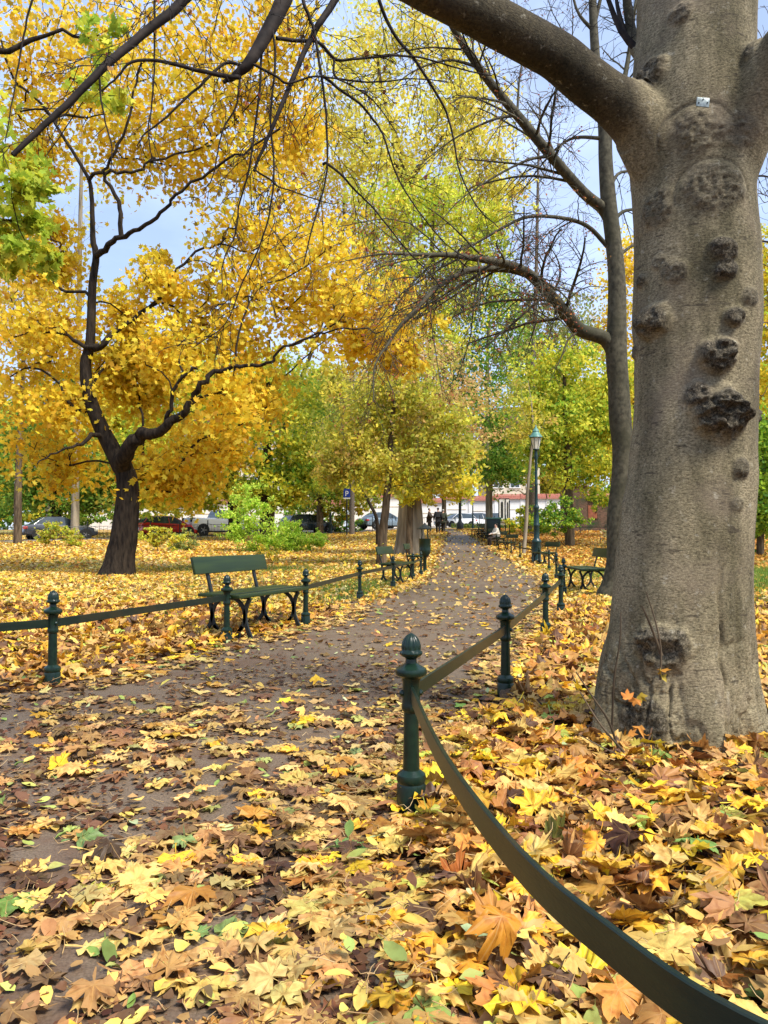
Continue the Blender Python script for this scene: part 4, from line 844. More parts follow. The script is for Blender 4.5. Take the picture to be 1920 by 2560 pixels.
shrub('dry scrubby bush on the right lawn beside the slender beech', 30, 1525, [(1520, 1330, 18, 0), (1530, 1350, 16, 0)], [(2, (.5, .46, .3)), (1, (.6, .5, .2)), (1, (.3, .3, .12))], .05, 40, 8, 82)
shrub('wispy yellow shoots behind the nearest left bench', 27, 668, [(665, 1395, 22, 0), (650, 1375, 16, 0), (690, 1390, 16, 0)], OLIVE + YEL[:1], .05, 22, 7, 83)

# ================================================================ THE TWO BEECHES
def perp(v, rg):
    a = rg.normal(size=3); a -= v * a.dot(v); return a / (np.linalg.norm(a) + 1e-9)
def twigs(B, line, r0, r1, rg, level, k=1.0, droop=.12, lenf=.42, gap=.16, tips=None, start=.15):
    """recursive side shoots along a branch line (n,3)"""
    line = np.asarray(line, float); seg = np.linalg.norm(np.diff(line, axis=0), axis=1); s = np.concatenate([[0], np.cumsum(seg)]); Lg = s[-1]
    if Lg < .08: return
    u = Lg * start + rg.uniform(0, gap)
    while u < Lg * .98:
        p = np.array([np.interp(u, s, line[:, c]) for c in range(3)]); q = np.array([np.interp(min(Lg, u + .05 * Lg), s, line[:, c]) for c in range(3)])
        d = (q - p) / (np.linalg.norm(q - p) + 1e-9); f = u / Lg
        l = Lg * lenf * (1 - .62 * f) * rg.uniform(.5, 1.25); l = min(l, 1.7 * k)
        an = R(rg.uniform(32, 62)); dd = d * math.cos(an) + perp(d, rg) * math.sin(an); pts = [p]; cur = p.copy(); m = 5
        for i in range(m):
            dd = dd + np.array([0, 0, -droop]) + rg.normal(0, .11, 3); dd /= np.linalg.norm(dd); cur = cur + dd * l / m; pts.append(cur)
        rb = max(.0034 * k ** .75, (r0 + (r1 - r0) * f) * .48); re = max(.0020 * k ** .75, rb * .4)
        B.add(pts, np.linspace(rb, re, len(pts)), 5 if rb > .008 else 3)
        if tips is not None and level <= 1: tips.append(pts[-1]); tips.append(pts[3])
        if level > 0: twigs(B, pts, rb, re, rg, level - 1, k, droop, lenf * 1.15, gap * .72, tips)
        u += gap * rg.uniform(.6, 1.5)

# ---- slender beech behind
D2 = 12.8
b2 = empty('beech_tree', gpt(P(1543, 1490, D2).x, D2), label='slender bending beech with bare arching branches behind the big beech', cat='tree')
B = Branches(); rg = np.random.default_rng(91); tips = []
tr = [(1543, 1492, .37), (1545, 1450, .25), (1548, 1390, .205), (1545, 1300, .185), (1553, 1200, .165), (1556, 1120, .168), (1550, 1040, .185), (1546, 960, .175), (1541, 890, .178), (1542, 830, .165), (1542, 700, .145), (1533, 600, .135), (1521, 500, .132), (1514, 400, .118), (1511, 310, .112), (1494, 200, .085), (1486, 100, .075), (1481, -20, .065), (1478, -250, .05), (1470, -600, .02)]
trw = smooth_line([(*P(x_, y_, D2), r_) for x_, y_, r_ in tr], 6); trw[0][2] -= .1
B.add(trw[:, :3], trw[:, 3], 18)
brs = [
 ([(1541, 892), (1513, 847), (1451, 825), (1415, 785), (1378, 740), (1327, 689), (1290, 668), (1242, 655), (1190, 646), (1129, 638), (1050, 637), (954, 635), (850, 655)], .135, .004, [0, 0, -.2, -.5, -.8, -1.2, -1.5, -1.8, -2.1, -2.5, -2.9, -3.2, -3.4], 3),
 ([(1330, 690), (1285, 676), (1237, 672), (1174, 675), (1140, 690), (1095, 717), (1039, 774), (1000, 815), (971, 859), (937, 915), (934, 1005)], .062, .006, [-1.2, -1.3, -1.5, -1.8, -2, -2.3, -2.6, -2.8, -3, -3.2, -3.4], 3),
 ([(1530, 560), (1505, 520), (1457, 480), (1378, 390), (1293, 288), (1240, 225), (1197, 169), (1152, 102), (1118, 40), (1090, -40), (1060, -160)], .105, .03, [0, 0, -.3, -.7, -1, -1.2, -1.4, -1.6, -1.8, -2, -2.2], 2),
 ([(1540, 640), (1513, 610), (1468, 565), (1406, 545), (1321, 542), (1254, 571), (1186, 610), (1120, 640), (1060, 690)], .045, .008, [0, 0, -.2, -.5, -.8, -1, -1.2, -1.4, -1.6], 2),
 ([(1514, 350), (1491, 345), (1434, 345), (1389, 373), (1340, 430), (1290, 500)], .04, .006, [0, 0, .3, .5, .7, .9], 2),
 ([(1511, 320), (1530, 295), (1548, 250), (1570, 150), (1590, 0)], .08, .03, [0, .3, .6, .9, 1.2], 1),
 ([(1494, 190), (1450, 150), (1380, 90), (1290, 20), (1220, -60)], .05, .012, [0, .3, .8, 1.2, 1.6], 2),
 ([(1530, 560), (1556, 530), (1600, 518), (1680, 480)], .04, .012, [0, .2, .6, 1], 1),
 ([(1541, 650), (1565, 625), (1610, 600), (1700, 590)], .035, .012, [0, .2, .6, 1], 1),
 ([(1521, 480), (1545, 435), (1585, 425), (1650, 400)], .035, .012, [0, .2, .6, 1], 1),
 ([(1486, 60), (1510, -30), (1560, -150)], .04, .012, [0, 0, 0], 1), ([(1486, 80), (1440, 20), (1420, -100)], .035, .012, [0, 0, .3], 2),
 ([(1378, 390), (1320, 400), (1240, 440), (1150, 500), (1080, 580)], .028, .005, [-.7, -.9, -1.2, -1.4, -1.6], 2),
 ([(1293, 288), (1230, 300), (1130, 350), (1040, 420)], .028, .005, [-1, -1.2, -1.5, -1.8], 2),
 ([(1197, 169), (1120, 150), (1030, 180), (960, 240)], .025, .005, [-1.4, -1.6, -1.9, -2.2], 2),
 ([(1451, 825), (1420, 850), (1400, 900), (1370, 960)], .022, .004, [-.2, -.5, -.6, -.6], 1),
 ([(1378, 740), (1400, 690), (1390, 640), (1350, 590)], .022, .004, [-.8, -.9, -1, -1.2], 1)]
for px_, r0, r1, dd, lv in brs:
    ln = smooth_line([(*P(a_, b_, D2 + c_),) for (a_, b_), c_ in zip(px_, dd)], 4)
    rad = np.linspace(r0, r1, len(ln)); B.add(ln, rad, 9 if r0 > .03 else 6)
    twigs(B, ln, r0 * .62, r1 * .8, rg, lv, 1.0, .10, .44, .17, tips, .2)
B.build('trunk', M['bark_olive'], b2, off=b2.location)
tips = np.array(tips); kk = rg.uniform(0, 1, len(tips)) < .16; tp_ = tips[kk]
tp_ = np.repeat(tp_, 2, 0) + rg.normal(0, .03, (2 * kk.sum(), 3)); n = len(tp_)
REDL = [(3, (.34, .10, .05)), (2, (.30, .16, .05)), (1, (.5, .2, .05))]
scatter('crown', tmpl_card(), tp_, rg.uniform(.015, .032, n), pick(REDL, n, rg), rand_rot(n, None, rg), rg.normal(0, .6, n), b2, M['litter'], off=b2.location, rg=rg)

# ---- big beech in the right foreground
D1 = 3.85
b1 = empty('beech_tree', (2.02, D1, 0), label='massive grey beech trunk with knotty burls in the right foreground', cat='tree')
edges = [(-900, 1640, 1830), (-400, 1620, 1860), (-120, 1612, 1880), (0, 1605, 1888), (80, 1600, 1886), (150, 1592, 1884), (300, 1580, 1884), (400, 1580, 1880), (500, 1587, 1878), (600, 1589, 1884), (700, 1589, 1889), (800, 1588, 1890), (900, 1590, 1884), (1000, 1588, 1880), (1100, 1580, 1882), (1200, 1571, 1881), (1300, 1553, 1874), (1400, 1540, 1866), (1500, 1530, 1865), (1600, 1517, 1869), (1700, 1494, 1873), (1800, 1477, 1886), (1860, 1462, 1900), (1900, 1446, 1915), (1960, 1420, 1945)]
TL = []
for y_, l_, r_ in edges[::-1]:
    a_ = P(l_, y_, D1); c_ = P(r_, y_, D1); TL.append(((a_.x + c_.x) / 2, D1, a_.z, (c_.x - a_.x) / 2 * .985))
TL = smooth_line(TL, 6)
def surf_mesh(lines, vox):
    Bq = []
    me_all = None
    V = []; Fs = []; n0 = 0
    for pts, rad in lines:
        Bx = Branches(); Bx.add(pts, rad, 40); v = Bx.V[0]; f = Bx.L[0]; k = len(pts)
        V.append(v); Fs += [tuple(q + n0) for q in f]; Fs.append(tuple(n0 + i for i in range(39, -1, -1))); Fs.append(tuple(n0 + (k - 1) * 40 + i for i in range(40))); n0 += len(v)
    me = bpy.data.meshes.new('tmp'); me.from_pydata(np.concatenate(V).tolist(), [], Fs); ob = bpy.data.objects.new('tmp', me); COL.objects.link(ob)
    md = ob.modifiers.new('r', 'REMESH'); md.mode = 'VOXEL'; md.voxel_size = vox
    bpy.context.view_layer.update(); ev = ob.evaluated_get(bpy.context.evaluated_depsgraph_get()); m2 = bpy.data.meshes.new_from_object(ev)
    bpy.data.objects.remove(ob); return m2
def L3(pts): return smooth_line([(*P(a_, b_, d_), r_) for a_, b_, d_, r_ in pts], 6)
limbL = L3([(1720, 520, 3.85, .13), (1670, 420, 3.8, .165), (1610, 320, 3.76, .15), (1560, 270, 3.72, .132), (1500, 228, 3.68, .118), (1400, 150, 3.6, .108), (1300, 90, 3.5, .100), (1200, 35, 3.4, .096), (1100, -12, 3.3, .092), (980, -70, 3.2, .085), (850, -125, 3.1, .08), (760, -165, 3.05, .075), (640, -215, 3.0, .06), (480, -280, 2.9, .05), (300, -330, 2.8, .03)])
limbR = L3([(1760, 560, 3.8, .12), (1820, 420, 3.75, .15), (1880, 280, 3.65, .14), (1930, 170, 3.55, .125), (2010, 60, 3.4, .11), (2150, -120, 3.2, .09), (2300, -300, 3.0, .06)])
limbU = L3([(1650, 300, 3.9, .08), (1618, 160, 4.1, .05), (1590, 120, 4.2, .035), (1575, 60, 4.3, .032), (1560, -60, 4.4, .028), (1540, -250, 4.6, .02)])
me = surf_mesh([(TL[:, :3], TL[:, 3]), (limbL[:, :3], limbL[:, 3]), (limbR[:, :3], limbR[:, 3]), (limbU[:, :3], limbU[:, 3])], .0088)
nv = len(me.vertices); co_ = np.empty(nv * 3, np.float32); me.vertices.foreach_get('co', co_); co_ = co_.reshape(-1, 3).astype(float)
ed = np.empty(len(me.edges) * 2, np.int32); me.edges.foreach_get('vertices', ed); ed = ed.reshape(-1, 2); deg = np.bincount(ed.ravel(), minlength=nv)[:, None]
def lap(c, it, f=.6):
    for _ in range(it):
        s = np.zeros_like(c); np.add.at(s, ed[:, 0], c[ed[:, 1]]); np.add.at(s, ed[:, 1], c[ed[:, 0]]); c = c + f * (s / np.maximum(deg, 1) - c)
    return c
co_ = lap(co_, 26)
# outward normals
me.vertices.foreach_set('co', co_.astype(np.float32).ravel()); me.update(); nr = np.empty(nv * 3, np.float32); me.vertices.foreach_get('normal', nr); nr = nr.reshape(-1, 3).astype(float)
ax_x = np.interp(co_[:, 2], TL[:, 2], TL[:, 0]); ang = np.arctan2(co_[:, 1] - D1, co_[:, 0] - ax_x)
zz = co_[:, 2]; trunk_m = (np.hypot(co_[:, 0] - ax_x, co_[:, 1] - D1) < np.interp(zz, TL[:, 2], TL[:, 3]) * 1.25).astype(float)
disp = .018 * (vn(co_, .35, 1) - .5) + .010 * (vn(co_, .13, 2) - .5)
low = np.clip(1 - (zz) / .75, 0, 1)
disp += trunk_m * low ** 1.5 * (.075 * np.cos(ang * 5 + 1.3) * .6 + .05 * np.cos(ang * 9 + .4 + zz * 2) * .5)
disp += trunk_m * .008 * np.cos(ang * 3 + zz * 1.1)
crack = 1 - 2 * np.abs(vn(co_ * [1, 1, .5], .07, 7) - .5); crack2 = 1 - 2 * np.abs(vn(co_ * [1, 1, .7], .03, 8) - .5); disp += -ss(0, .7, low) * trunk_m * (.020 * ss(.80, .97, crack) + .010 * ss(.8, .97, crack2)) * ss(.35, .6, vn(co_, .3, 28)) + low * .012 * (vn(co_, .09, 27) - .5)
for f0, dp in ((-1.33, .022), (-1.02, .008)): disp -= trunk_m * dp * ss(1.5, .3, zz) * np.exp(-((ang - f0 - .05 * np.sin(zz * 6) - .12 * (vn(co_ * [0, 0, 1], .11, 31) - .5)) / .03) ** 2) * ss(.3, .6, vn(co_, .16, 29))
# burls: photo position, radius px, height; each one is a knobbly swelling of the real bark
burl = np.zeros(nv)
front = (nr[:, 1] < .35)
def ray_hit_y(x_, z_):
    r_ = np.interp(z_, TL[:, 2], TL[:, 3]); cx = np.interp(z_, TL[:, 2], TL[:, 0]); return D1 - math.sqrt(max(0.0, r_ * r_ - (x_ - cx) ** 2))
burls = [(1622, 800, 52, .07, .9), (1805, 625, 33, .06, 1), (1812, 675, 30, .04, 1), (1682, 678, 34, .018, .6), (1640, 655, 22, .012, .6), (1836, 790, 26, .04, .9), (1800, 888, 48, .08, 1), (1806, 1028, 70, .10, 1), (1742, 985, 36, .04, .9), (1882, 1040, 34, .05, 1), (1785, 468, 78, .030, .55), (1640, 515, 52, .022, .6), (1857, 1172, 30, .025, .7), (1660, 1620, 62, .055, .9), (1605, 1800, 60, .03, .9), (1598, 700, 26, .03, .9), (1620, 180, 46, .05, .8), (1745, 328, 62, .02, .35), (1845, 330, 50, .014, .4), (1870, 740, 26, .02, .7), (1585, 880, 22, .02, .7), (1845, 1260, 24, .015, .5), (1870, 150, 40, .03, .7), (1700, 30, 30, .02, .6)]
for bx, by, br, h, dk in burls:
    p = P(bx, by, D1)
    for _ in range(3): p = P(bx, by, ray_hit_y(p.x, p.z))
    r_ = br * p.y / FPX * 1.1; dv = co_ - np.array(p); dv[:, 1] *= .8; dv[:, 2] *= 1.1
    d_ = np.linalg.norm(dv, axis=1) / r_; d_ = d_ + .35 * (vn(co_, .06, 9) - .5)
    mk = ss(1.15, .45, d_) * front; knob = .42 + .75 * (1 - 2 * np.abs(vn(co_, .050, 13) - .5)) * vn(co_, .03, 16) + .45 * (1 - 2 * np.abs(vn(co_, .026, 14) - .5)) - .2
    disp += mk * (h * knob + .012 * (vn(co_, .017, 44) - .5)); burl = np.maximum(burl, ss(.1, .7, mk) * dk * (.75 + .5 * vn(co_, .03, 15)))
# branch collars: raised arch wrinkles above the fork
for bx, by, br, wd in ((1745, 330, 95, .012), (1785, 470, 95, .008)):
    p = P(bx, by, D1)
    for _ in range(3): p = P(bx, by, ray_hit_y(p.x, p.z))
    r_ = br * p.y / FPX; d_ = np.linalg.norm((co_ - np.array(p)) * [1, .8, 1.2], axis=1) + .012 * (vn(co_, .1, 19) - .5)
    disp -= front * .006 * np.exp(-((d_ - r_) / wd) ** 2) * (co_[:, 2] > p.z - r_ * .3); burl = np.maximum(burl, front * .55 * np.exp(-((d_ - r_) / (wd * .7)) ** 2) * (co_[:, 2] > p.z - r_ * .2))
co_ = co_ + nr * disp[:, None]
# hollow in the low knot
p = P(1655, 1640, 3.45); d_ = np.linalg.norm((co_ - np.array(p)) * [1, .6, 1.2], axis=1); co_ += -nr * (.07 * np.exp(-(d_ / .06) ** 2))[:, None]; burl = np.maximum(burl, 1.0 * np.exp(-(d_ / .055) ** 2))
rt = low * (vn(co_, .16, 23) > .5) * .0
me.vertices.foreach_set('co', (co_ - np.array([2.02, D1, 0])).astype(np.float32).ravel())
a_ = me.attributes.new('burl', 'FLOAT', 'POINT'); a_.data.foreach_set('value', np.clip(burl, 0, 1).astype(np.float32))
crk = np.clip(low * 1.3, 0, 1) * trunk_m; a_ = me.attributes.new('stain_shade', 'FLOAT', 'POINT'); a_.data.foreach_set('value', (ss(.37, .50, np.hypot(co_[:, 0] - ax_x, co_[:, 1] - D1)) * ss(2.2, 2.8, co_[:, 2])).astype(np.float32)); a_ = me.attributes.new('low', 'FLOAT', 'POINT'); a_.data.foreach_set('value', crk.astype(np.float32)); me.update()
m, t, b = mat_new('beech_bark'); tc = N(t, 'ShaderNodeTexCoord')
mp1 = N(t, 'ShaderNodeMapping'); mp1.inputs['Scale'].default_value = (.8, .8, 1.5); t.links.new(tc.outputs['Object'], mp1.inputs['Vector'])
n1 = N(t, 'ShaderNodeTexNoise', Scale=85, Detail=8, Roughness=.78); t.links.new(mp1.outputs[0], n1.inputs['Vector'])
r1 = N(t, 'ShaderNodeValToRGB'); r1.color_ramp.elements[0].position = .36; r1.color_ramp.elements[1].position = .66
r1.color_ramp.elements[0].color = (.075, .058, .032, 1); r1.color_ramp.elements[1].color = (.52, .43, .26, 1); t.links.new(n1.outputs['Fac'], r1.inputs[0])
mp2 = N(t, 'ShaderNodeMapping'); mp2.inputs['Scale'].default_value = (1, 1, .28); t.links.new(tc.outputs['Object'], mp2.inputs['Vector'])
n2 = N(t, 'ShaderNodeTexNoise', Scale=4.0, Detail=8, Roughness=.66); t.links.new(mp2.outputs[0], n2.inputs['Vector'])
r2 = N(t, 'ShaderNodeValToRGB'); r2.color_ramp.elements[0].position = .40; r2.color_ramp.elements[1].position = .60; t.links.new(n2.outputs['Fac'], r2.inputs[0])
mu = N(t, 'ShaderNodeMath', operation='MULTIPLY'); mu.inputs[1].default_value = .92; t.links.new(r2.outputs[0], mu.inputs[0])
x1 = N(t, 'ShaderNodeMixRGB', blend_type='MULTIPLY'); x1.inputs['Color2'].default_value = (.36, .37, .33, 1); t.links.new(mu.outputs[0], x1.inputs['Fac']); t.links.new(r1.outputs[0], x1.inputs['Color1'])
# pinkish brown worn areas
n4 = N(t, 'ShaderNodeTexNoise', Scale=3.2, Detail=5); t.links.new(tc.outputs['Object'], n4.inputs['Vector'])
r4 = N(t, 'ShaderNodeValToRGB'); r4.color_ramp.elements[0].position = .52; r4.color_ramp.elements[1].position = .7; t.links.new(n4.outputs['Fac'], r4.inputs[0])
mu4 = N(t, 'ShaderNodeMath', operation='MULTIPLY'); mu4.inputs[1].default_value = .45; t.links.new(r4.outputs[0], mu4.inputs[0])
x4 = N(t, 'ShaderNodeMixRGB'); x4.inputs['Color2'].default_value = (.20, .15, .11, 1); t.links.new(mu4.outputs[0], x4.inputs['Fac']); t.links.new(x1.outputs[0], x4.inputs['Color1'])
ab = N(t, 'ShaderNodeAttribute', attribute_name='burl'); mb_ = N(t, 'ShaderNodeMath', operation='MULTIPLY'); mb_.inputs[1].default_value = .72; t.links.new(ab.outputs['Fac'], mb_.inputs[0])
n5 = N(t, 'ShaderNodeTexNoise', Scale=75, Detail=5, Roughness=.7); t.links.new(tc.outputs['Object'], n5.inputs['Vector'])
r5 = N(t, 'ShaderNodeValToRGB'); r5.color_ramp.elements[0].position = .4; r5.color_ramp.elements[1].position = .68; r5.color_ramp.elements[0].color = (.012, .009, .007, 1); r5.color_ramp.elements[1].color = (.30, .25, .18, 1); t.links.new(n5.outputs['Fac'], r5.inputs[0])
x5 = N(t, 'ShaderNodeMixRGB'); t.links.new(mb_.outputs[0], x5.inputs['Fac']); t.links.new(x4.outputs[0], x5.inputs['Color1']); t.links.new(r5.outputs[0], x5.inputs['Color2'])
# crusty convoluted surface of the burls
vb = N(t, 'ShaderNodeTexVoronoi', Scale=48.0); vb.feature = 'DISTANCE_TO_EDGE'
nb_ = N(t, 'ShaderNodeTexNoise', Scale=22, Detail=4); t.links.new(tc.outputs['Object'], nb_.inputs['Vector'])
vb2 = N(t, 'ShaderNodeMixRGB', blend_type='ADD'); vb2.inputs['Fac'].default_value = .16; t.links.new(tc.outputs['Object'], vb2.inputs['Color1']); t.links.new(nb_.outputs['Color'], vb2.inputs['Color2']); t.links.new(vb2.outputs[0], vb.inputs['Vector'])
rb_ = N(t, 'ShaderNodeValToRGB'); rb_.color_ramp.elements[0].color = (.10, .09, .08, 1); rb_.color_ramp.elements[1].position = .16; t.links.new(vb.outputs['Distance'], rb_.inputs[0])
xb = N(t, 'ShaderNodeMixRGB', blend_type='MULTIPLY'); t.links.new(mb_.outputs[0], xb.inputs['Fac']); t.links.new(x5.outputs[0], xb.inputs['Color1']); t.links.new(rb_.outputs[0], xb.inputs['Color2'])
# cracks low down
vo = N(t, 'ShaderNodeTexVoronoi', Scale=15.0); vo.feature = 'DISTANCE_TO_EDGE'
nd = N(t, 'ShaderNodeTexNoise', Scale=6, Detail=4); t.links.new(tc.outputs['Object'], nd.inputs['Vector'])
va = N(t, 'ShaderNodeMixRGB', blend_type='ADD'); va.inputs['Fac'].default_value = .35; t.links.new(tc.outputs['Object'], va.inputs['Color1']); t.links.new(nd.outputs['Color'], va.inputs['Color2']); t.links.new(va.outputs[0], vo.inputs['Vector'])
rv = N(t, 'ShaderNodeValToRGB'); rv.color_ramp.elements[0].position = 0; rv.color_ramp.elements[1].position = .045; rv.color_ramp.elements[0].color = (1, 1, 1, 1); rv.color_ramp.elements[1].color = (0, 0, 0, 1); t.links.new(vo.outputs['Distance'], rv.inputs[0])
al = N(t, 'ShaderNodeAttribute', attribute_name='low'); ml = N(t, 'ShaderNodeMath', operation='MULTIPLY'); t.links.new(rv.outputs[0], ml.inputs[0]); t.links.new(al.outputs['Fac'], ml.inputs[1])
nm_ = N(t, 'ShaderNodeMath', operation='MULTIPLY'); t.links.new(ml.outputs[0], nm_.inputs[0]); t.links.new(r4.outputs[0], nm_.inputs[1])
x6 = N(t, 'ShaderNodeMixRGB'); x6.inputs['Color2'].default_value = (.035, .024, .016, 1); t.links.new(nm_.outputs[0], x6.inputs['Fac']); t.links.new(xb.outputs[0], x6.inputs['Color1'])
ast = N(t, 'ShaderNodeAttribute', attribute_name='stain_shade'); mst = N(t, 'ShaderNodeMath', operation='MULTIPLY'); mst.inputs[1].default_value = .85; t.links.new(ast.outputs['Fac'], mst.inputs[0])  # limbs darkened: algae stain plus shade of the backlit underside, put into the colour
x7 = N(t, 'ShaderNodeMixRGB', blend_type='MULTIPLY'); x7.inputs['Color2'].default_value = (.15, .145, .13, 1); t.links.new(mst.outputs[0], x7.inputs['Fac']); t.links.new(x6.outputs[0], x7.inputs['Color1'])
# pale lichen flecks and greenish algae streaks
n8 = N(t, 'ShaderNodeTexNoise', Scale=22, Detail=6, Roughness=.7); t.links.new(tc.outputs['Object'], n8.inputs['Vector'])
r8 = N(t, 'ShaderNodeValToRGB'); r8.color_ramp.elements[0].position = .60; r8.color_ramp.elements[1].position = .72; t.links.new(n8.outputs['Fac'], r8.inputs[0])
m8 = N(t, 'ShaderNodeMath', operation='MULTIPLY'); m8.inputs[1].default_value = .6; t.links.new(r8.outputs[0], m8.inputs[0])
x8 = N(t, 'ShaderNodeMixRGB'); x8.inputs['Color2'].default_value = (.50, .46, .35, 1); t.links.new(m8.outputs[0], x8.inputs['Fac']); t.links.new(x7.outputs[0], x8.inputs['Color1'])
mp9 = N(t, 'ShaderNodeMapping'); mp9.inputs['Scale'].default_value = (1, 1, 5.5); t.links.new(tc.outputs['Object'], mp9.inputs['Vector'])
n9 = N(t, 'ShaderNodeTexNoise', Scale=9, Detail=3, Roughness=.5); t.links.new(mp9.outputs[0], n9.inputs['Vector'])
r9 = N(t, 'ShaderNodeValToRGB'); r9.color_ramp.elements[0].position = .655; r9.color_ramp.elements[1].position = .69; t.links.new(n9.outputs['Fac'], r9.inputs[0])
m9 = N(t, 'ShaderNodeMath', operation='MULTIPLY'); m9.inputs[1].default_value = .6; t.links.new(r9.outputs[0], m9.inputs[0])
x9 = N(t, 'ShaderNodeMixRGB'); x9.inputs['Color2'].default_value = (.04, .03, .022, 1); t.links.new(m9.outputs[0], x9.inputs['Fac']); t.links.new(x8.outputs[0], x9.inputs['Color1'])
t.links.new(x9.outputs[0], b.inputs['Base Color']); b.inputs['Roughness'].default_value = .85; b.inputs['Specular IOR Level'].default_value = .2
bp = N(t, 'ShaderNodeBump', Strength=.9, Distance=.012); t.links.new(n1.outputs['Fac'], bp.inputs['Height'])
bp2 = N(t, 'ShaderNodeBump', Strength=.9, Distance=.02); t.links.new(rb_.outputs[0], bp2.inputs['Height']); t.links.new(bp.outputs[0], bp2.inputs['Normal']); t.links.new(mb_.outputs[0], bp2.inputs['Strength'])
t.links.new(bp2.outputs[0], b.inputs['Normal'])
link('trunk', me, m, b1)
# thinner branches carried by the limbs, hanging across the top of the view
B = Branches(); rg = np.random.default_rng(95); tips = []
OV = [
 ([(745, -160, 3.05), (722, -40, 3.05), (705, 20, 3.0), (665, 98, 2.95), (630, 160, 2.9), (605, 185, 2.9), (582, 204, 2.9), (560, 216, 2.9)], .042, .010, 0),
 ([(600, 192, 2.9), (545, 190, 2.85), (480, 180, 2.8), (400, 162, 2.75), (330, 165, 2.7), (300, 200, 2.7), (262, 240, 2.7)], .014, .004, 1),
 ([(620, 170, 2.9), (560, 160, 2.9), (500, 215, 2.85), (420, 290, 2.8), (370, 330, 2.8), (345, 365, 2.8)], .010, .003, 1),
 ([(560, -250, 2.95), (500, -60, 2.9), (451, 0, 2.85), (400, 45, 2.8), (340, 90, 2.75), (245, 170, 2.65), (170, 245, 2.6), (100, 310, 2.55), (28, 385, 2.5)], .024, .012, 1),
 ([(900, -110, 3.15), (870, -50, 3.1), (833, 0, 3.05), (800, 50, 3.0), (775, 90, 3.0), (735, 180, 2.95), (694, 278, 2.9), (660, 350, 2.9), (631, 424, 2.9)], .018, .007, 1),
 ([(745, -165, 3.05), (755, -60, 3.05), (758, 0, 3.0), (775, 45, 3.0), (787, 87, 3.0), (800, 180, 3.0), (811, 290, 3.0), (812, 400, 3.0), (808, 460, 3.0), (780, 560, 3.0), (752, 672, 3.0)], .013, .004, 1),
 ([(690, 95, 2.95), (740, 100, 3.0), (793, 104, 3.0), (839, 147, 3.05), (905, 146, 3.1), (994, 138, 3.15), (1060, 145, 3.2), (1152, 172, 3.25), (1230, 190, 3.3)], .012, .004, 1),
 ([(836, 150, 3.05), (838, 190, 3.05), (880, 200, 3.1), (960, 200, 3.1), (1040, 190, 3.1), (1120, 200, 3.1)], .008, .003, 1),
 ([(808, 410, 3.0), (819, 412, 3.0), (850, 440, 3.0), (886, 480, 3.05), (925, 515, 3.1), (954, 554, 3.1), (1016, 633, 3.15), (1080, 700, 3.2), (1130, 760, 3.2)], .009, .003, 1),
 ([(805, 190, 3.0), (850, 225, 3.0), (898, 260, 3.05), (935, 300, 3.1), (960, 333, 3.1), (980, 390, 3.1), (999, 441, 3.15), (1050, 525, 3.15), (1124, 610, 3.2), (1190, 650, 3.2)], .009, .003, 1),
 ([(930, -95, 3.15), (949, 0, 3.15), (985, 80, 3.2), (1039, 147, 3.2), (1080, 210, 3.25), (1118, 277, 3.3), (1135, 350, 3.3), (1152, 424, 3.3), (1197, 508, 3.3), (1250, 560, 3.3)], .013, .003, 1),
 ([(630, 160, 2.9), (690, 190, 2.9), (720, 205, 2.9), (790, 190, 2.95), (860, 200, 3.0), (940, 250, 3.05), (1000, 330, 3.05)], .008, .003, 1),
 ([(395, -120, 2.8), (389, 0, 2.8), (388, 60, 2.8), (385, 150, 2.8), (378, 260, 2.8), (372, 330, 2.8), (382, 400, 2.8), (420, 450, 2.8)], .007, .0025, 1),
 ([(245, 168, 2.65), (252, 230, 2.65), (265, 300, 2.65), (280, 360, 2.65), (278, 420, 2.65)], .006, .0025, 1),
 ([(120, -100, 2.5), (80, 0, 2.5), (55, 90, 2.5), (40, 175, 2.5), (32, 240, 2.5), (12, 350, 2.5)], .006, .0025, 0),
 ([(680, 60, 2.95), (690, 160, 2.95), (676, 300, 2.95), (684, 420, 2.95), (672, 540, 2.95), (640, 640, 2.95), (600, 720, 2.95), (560, 810, 2.95), (480, 870, 2.95)], .008, .0025, 1),
 ([(655, 120, 2.95), (650, 220, 2.95), (636, 330, 2.95), (622, 430, 2.95), (600, 520, 2.95), (590, 590, 2.95), (560, 660, 2.95), (555, 740, 2.95)], .008, .0025, 1),
 ([(633, 424, 2.9), (665, 445, 2.9), (700, 470, 2.95), (760, 490, 3.0), (820, 510, 3.0), (850, 510, 3.0)], .006, .0025, 0),
 ([(600, 200, 2.9), (590, 270, 2.9), (560, 330, 2.9), (545, 400, 2.9), (530, 450, 2.9), (505, 480, 2.9)], .006, .0025, 1),
 ([(1608, 140, 4.15), (1560, 90, 4.2), (1530, 30, 4.25), (1500, -60, 4.3), (1460, -160, 4.4)], .024, .01, 1),
 ([(1605, 150, 4.15), (1560, 70, 4.3), (1545, 0, 4.4), (1540, -80, 4.5)], .02, .01, 1),
 ([(1150, 72, 3.4), (1180, 150, 3.5), (1205, 220, 3.6), (1190, 300, 3.6)], .006, .002, 1),
 ([(1890, 320, 3.7), (1915, 350, 3.9), (1960, 380, 4.1)], .03, .015, 0), ([(1878, 330, 3.95), (1900, 305, 4.1), (1960, 260, 4.3)], .016, .01, 0),
 ([(1880, 600, 4.0), (1900, 602, 4.1), (1950, 610, 4.2)], .010, .006, 1), ([(1885, 950, 4.0), (1905, 990, 4.1), (1925, 960, 4.2)], .005, .002, 0), ([(1880, 440, 4.0), (1910, 438, 4.2), (1950, 445, 4.3)], .010, .006, 1)]
